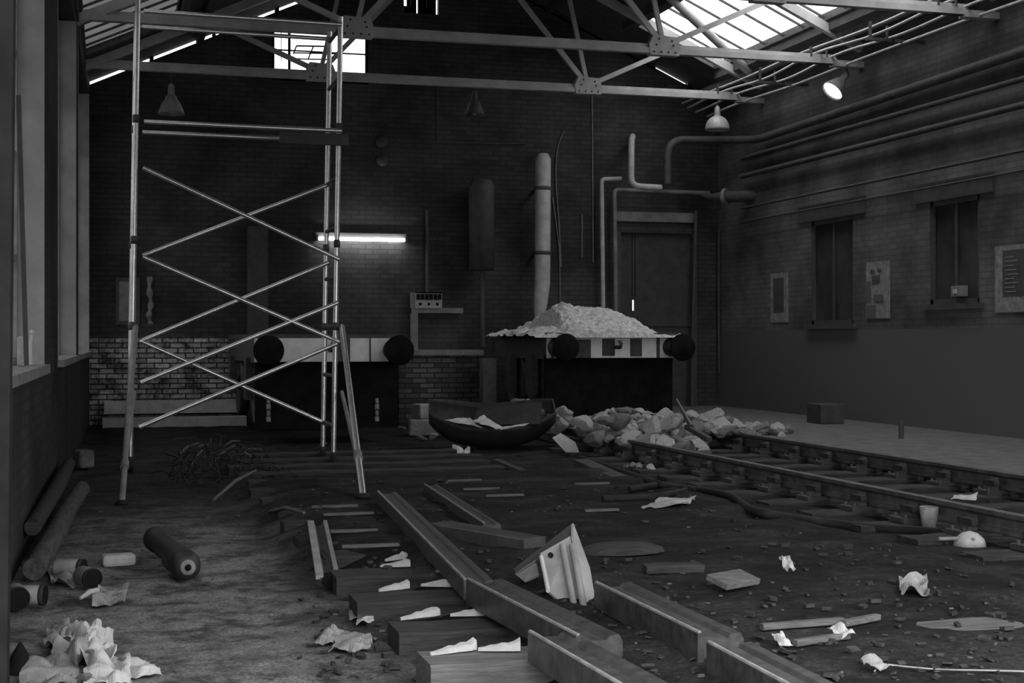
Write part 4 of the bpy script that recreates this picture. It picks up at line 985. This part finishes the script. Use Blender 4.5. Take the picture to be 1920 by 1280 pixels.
# sticks and wire in the dark behind the scaffold feet
rnd = random.Random(12)
st = (((330, 858), (372, 842), 'pale bent stick at the outer end of the brushwood under the scaffold'), ((372, 842), (402, 838), 'pale stick along the crest of the brushwood'), ((425, 842), (490, 847), 'long pale stick lying over the brushwood'), ((395, 872), (440, 850), 'dull stick rising through the brushwood'), ((360, 880), (380, 855), 'short dull stick among the brushwood'),
      ((450, 858), (470, 868), 'short pale stick below the long one'), ((420, 832), (450, 832), 'short stick at the back of the brushwood'), ((400, 930), (480, 905), 'thin twig lying in front of the brushwood'), ((505, 948), (570, 988), 'long thin batten leaning toward the steel channel'), ((596, 835), (612, 843), 'pale chip of wood between the scaffold legs'))
for (a, b, lab) in st:
    A_, B_ = gp(*a, .08), gp(*b, .08); A_.z = .03+.12*rnd.random(); B_.z = .05+.15*rnd.random()
    tag(MB().tube([A_, lerp(A_, B_, .5)+V((0, 0, .03)), B_], [.012, .016, .010], 6).build('stick', 'dry_wood'), lab, 'stick', 'sticks under the scaffold')
br = MB()
for i in range(170):
    p = gp(rnd.uniform(320, 520), rnd.uniform(850, 915), 0); a = rnd.uniform(0, 6.28); L = rnd.uniform(.1, .35); h = .22*math.exp(-((p.x-.9)**2)/.4)
    q = p+V((math.cos(a)*L, math.sin(a)*L, 0)); br.tube([(p.x, p.y, .01+h*rnd.random()), ((p.x+q.x)/2, (p.y+q.y)/2, .04+h*rnd.random()), (q.x, q.y, .01+h*rnd.random())], rnd.uniform(.004, .010), 5)
tag(br.build('brushwood', 'sleeper_wood'), 'dark tangle of twigs and wire under the scaffold tower', 'brushwood', None, 'stuff')

# ---------------------------------------------------------------- litter on the floor between the tracks
def scrap(px, py, w, h, sd, lab, mt='paper', up=.05, amp=.04, cat='paper', name='paper_scrap'):
    w *= .8; p = gp(px, py); m = sheet([p+V((-w/2, 0, .01)), p+V((w/2, -.02, .01)), p+V((w*.4, .06, h)), p+V((-w*.45, .07, h*.9))], 9, 8, amp, sd, .12, 6)
    return tag(m.build(name, mt, solid=.003), lab, cat)
scrap(1480, 1076, .06, .075, 51, 'small white paper scrap standing alone on the dark floor', 'paper')
flat_sheet(((1690, 1122), (1742, 1124), (1738, 1092), (1685, 1096)), .01, 16, 12, .05, 53, 'paper_scrap', 'paper_dull', 'large crumpled paper on the dark floor near the wall side', 'paper')
scrap(1648, 962, .14, .05, 55, 'small pale scrap lying before the far track', 'paper')
p = gp(1742, 996); T = Matrix.Translation(p); tag(MB().lathe([(0, 0), (.045, 0), (.065, .17), (.06, .17), (.042, .01), (0, .01)], T, 20).build('paper_cup', 'paper_dull'), 'pale paper cup standing near the far track', 'cup')
p = gp(1818, 1024); tag(MB().lathe([(0, .10), (.05, .085), (.09, .05), (.105, 0), (.1, 0), (.08, .045), (0, .09)], Matrix.Translation(p), 20).build('bowl', 'paper'), 'upturned pale bowl on the floor near the far track', 'bowl')
a, b = gp(1760, 1010, .03), gp(1808, 1009, .03); tag(MB().tube(arc_path([a, b, b+V((.02, -.08, 0))], .02), .012, 8).build('bent_rod', 'paper_dull'), 'thin pale bent rod beside the upturned bowl', 'rod')
q = [V((rx0+.25, 10.0, .07))]*1
P4 = [at(1782, 936, 10.9), at(1830, 938, 10.8), at(1834, 926, 10.95), at(1790, 932, 11.1)]; tag(sheet(P4, 9, 5, .02, 57, .1).build('paper_scrap', 'paper', solid=.003), 'long white paper scrap lying between the far track rails', 'paper')
tag(MB().box(gp(1380, 1106)+V((0, .03, .045)), (.24, .13, .03), rotz(.45)@Matrix.Rotation(.25, 4, 'X')).build('board_offcut', 'dry_wood', None, .004), 'flat board offcut lying beyond the loose rails', 'board')
tag(MB().box(gp(1262, 1072)+V((0, 0, .02)), (.30, .10, .04), rotz(-.1)).build('board_offcut', 'sleeper_old', None, .006), 'dull board offcut just beyond the ribbed panel', 'board')
tag(MB().lathe([(0, .05), (.14, .045), (.2, .02), (.21, 0)], Matrix.Translation(gp(1165, 1034))@Matrix.Diagonal((1.2, .7, 1, 1)), 20).build('slab_fragment', 'sleeper_old'), 'rounded dull slab fragment behind the ribbed panel', 'slab')
for a, b, lab, w in (((1428, 1184), (1580, 1172), 'long thin lath lying on the dark floor', .035), ((1580, 1178), (1645, 1165), 'short lath end to end with the longer one', .035), ((1490, 1215), (1590, 1200), 'dull lath in front of the long one', .03)):
    A_, B_ = gp(*a)+V((0, 0, .02)), gp(*b)+V((0, 0, .02)); tag(MB().bar(A_, B_, w, .025).build('lath', 'dry_wood', None, .004), lab, 'lath', 'laths on the dark floor')
a = spline([gp(*q)+V((0, 0, .012)) for q in ((1640, 1264), (1655, 1252), (1700, 1256), (1745, 1260), (1790, 1262), (1850, 1263), (1960, 1266))], 6); tag(MB().tube(a, .0035, 6).build('string', 'paper_dull'), 'long white string lying across the dark floor', 'string')
scrap(1650, 1262, .10, .03, 61, 'white knot of paper at the end of the string', 'paper_dull', .05, .02)
scrap(1582, 1202, .09, .04, 62, 'shiny white scrap beside the laths', 'splinter', .05, .03)
scrap(1472, 1216, .06, .04, 63, 'little white scrap near the loose rail past the gap', 'splinter', .05, .02)
flat_sheet(((1205, 955), (1290, 950), (1305, 935), (1235, 938)), .004, 22, 12, .018, 65, 'ash_patch', 'stone', 'pale spill of ash inside the hose loop', 'ash', None, .2, .004)
scrap(1212, 870, .14, .05, 66, 'small pale lump beside the far track rail', 'paper_dull'); scrap(1222, 884, .10, .05, 67, 'white scrap below the pale lump by the rail', 'paper'); scrap(1188, 880, .22, .02, 68, 'flat pale strip near the hose', 'paper_dull')
a, b = at(1268, 748, 15.9), at(1296, 800, 15.5); tag(MB().tube([a, lerp(a, b, .5), b], [.012, .022, .03], 8).build('iron_bar', 'rail_steel'), 'iron bar sticking up slantwise from the rubble drift', 'bar')
tag(MB().bar(at(1288, 800, 15.6), at(1330, 862-38, 15.0), .06, .05).build('timber_strut', 'soot_paint'), 'dark timber strut leaning in the rubble beside the iron bar', 'timber')
p = xp(1560, 824, 9.3); tag(MB().box(V((9.2, p.y, .17+.13)), (.34, .4, .26)).build('crate', 'soot_paint', None, .01), 'dark box standing on the walkway against the side wall', 'box')
p = gp(1690, 822, .17); tag(MB().tube([(p.x, p.y, .17), (p.x, p.y, .37)], .03, 10).build('stub_post', 'dull_pipe'), 'short stub post on the walkway by the side wall', 'post')
# chips everywhere
ch = MB(); rnd = random.Random(5)
def chip(p, s):
    a = rnd.uniform(0, 6.28); R = Matrix.Rotation(a, 3, 'Z')@Matrix.Rotation(rnd.uniform(-.5, .5), 3, 'X'); ch.box(p+V((0, 0, s*.25)), (s, s*rnd.uniform(.3, .7), s*rnd.uniform(.15, .4)), R)
for i in range(260):
    px, py = rnd.uniform(20, 1900), 840+(1280-840)*rnd.random()**1.0
    p = gp(px, py)
    if p.x > 7.2 or p.x < LX(p.y)+.05: continue
    chip(p, rnd.uniform(.006, .026))
tag(ch.build('debris_chips', 'dry_wood'), 'small pale chips scattered over the dirt floor', 'debris', None, 'stuff')
ch = MB()
for i in range(700):
    px, py = rnd.uniform(560, 1900), 830+(1280-830)*rnd.random()
    p = gp(px, py)
    if p.x > 7.2 or p.x < LX(p.y)+.05: continue
    chip(p, rnd.uniform(.015, .05))
tag(ch.build('debris_clods', 'sleeper_wood'), 'dark clods and grit scattered over the dirt floor', 'debris', None, 'stuff')

# ---------------------------------------------------------------- light
w = bpy.data.worlds.new('overcast'); bpy.context.scene.world = w; w.use_nodes = True
bg = w.node_tree.nodes['Background']; nt = w.node_tree
tc = nt.nodes.new('ShaderNodeTexCoord'); s = nt.nodes.new('ShaderNodeSeparateXYZ'); nt.links.new(tc.outputs['Generated'], s.inputs[0])
nt.links.new(ramp(nt, math_(nt, 'ADD', math_(nt, 'MULTIPLY', s.outputs[2], .5), .5), ((.48, .12), (.51, .30), (1, 1.0))), bg.inputs[0])
bg.inputs[1].default_value = 2.3
sc = bpy.context.scene
cam = bpy.data.cameras.new('camera'); co = bpy.data.objects.new('camera', cam); C.objects.link(co)
cam.lens = F/1920*36; cam.sensor_width = 36; cam.shift_y = (HY-640)/1920
co.location = (0, 0, HC); co.rotation_euler = (math.pi/2, 0, -TH); cam.clip_end = 200
sc.camera = co
sc.view_settings.view_transform = 'Standard'; sc.view_settings.look = 'None'; sc.view_settings.gamma = 1
sc.view_settings.exposure = 1.75; sc.view_settings.use_curve_mapping = False
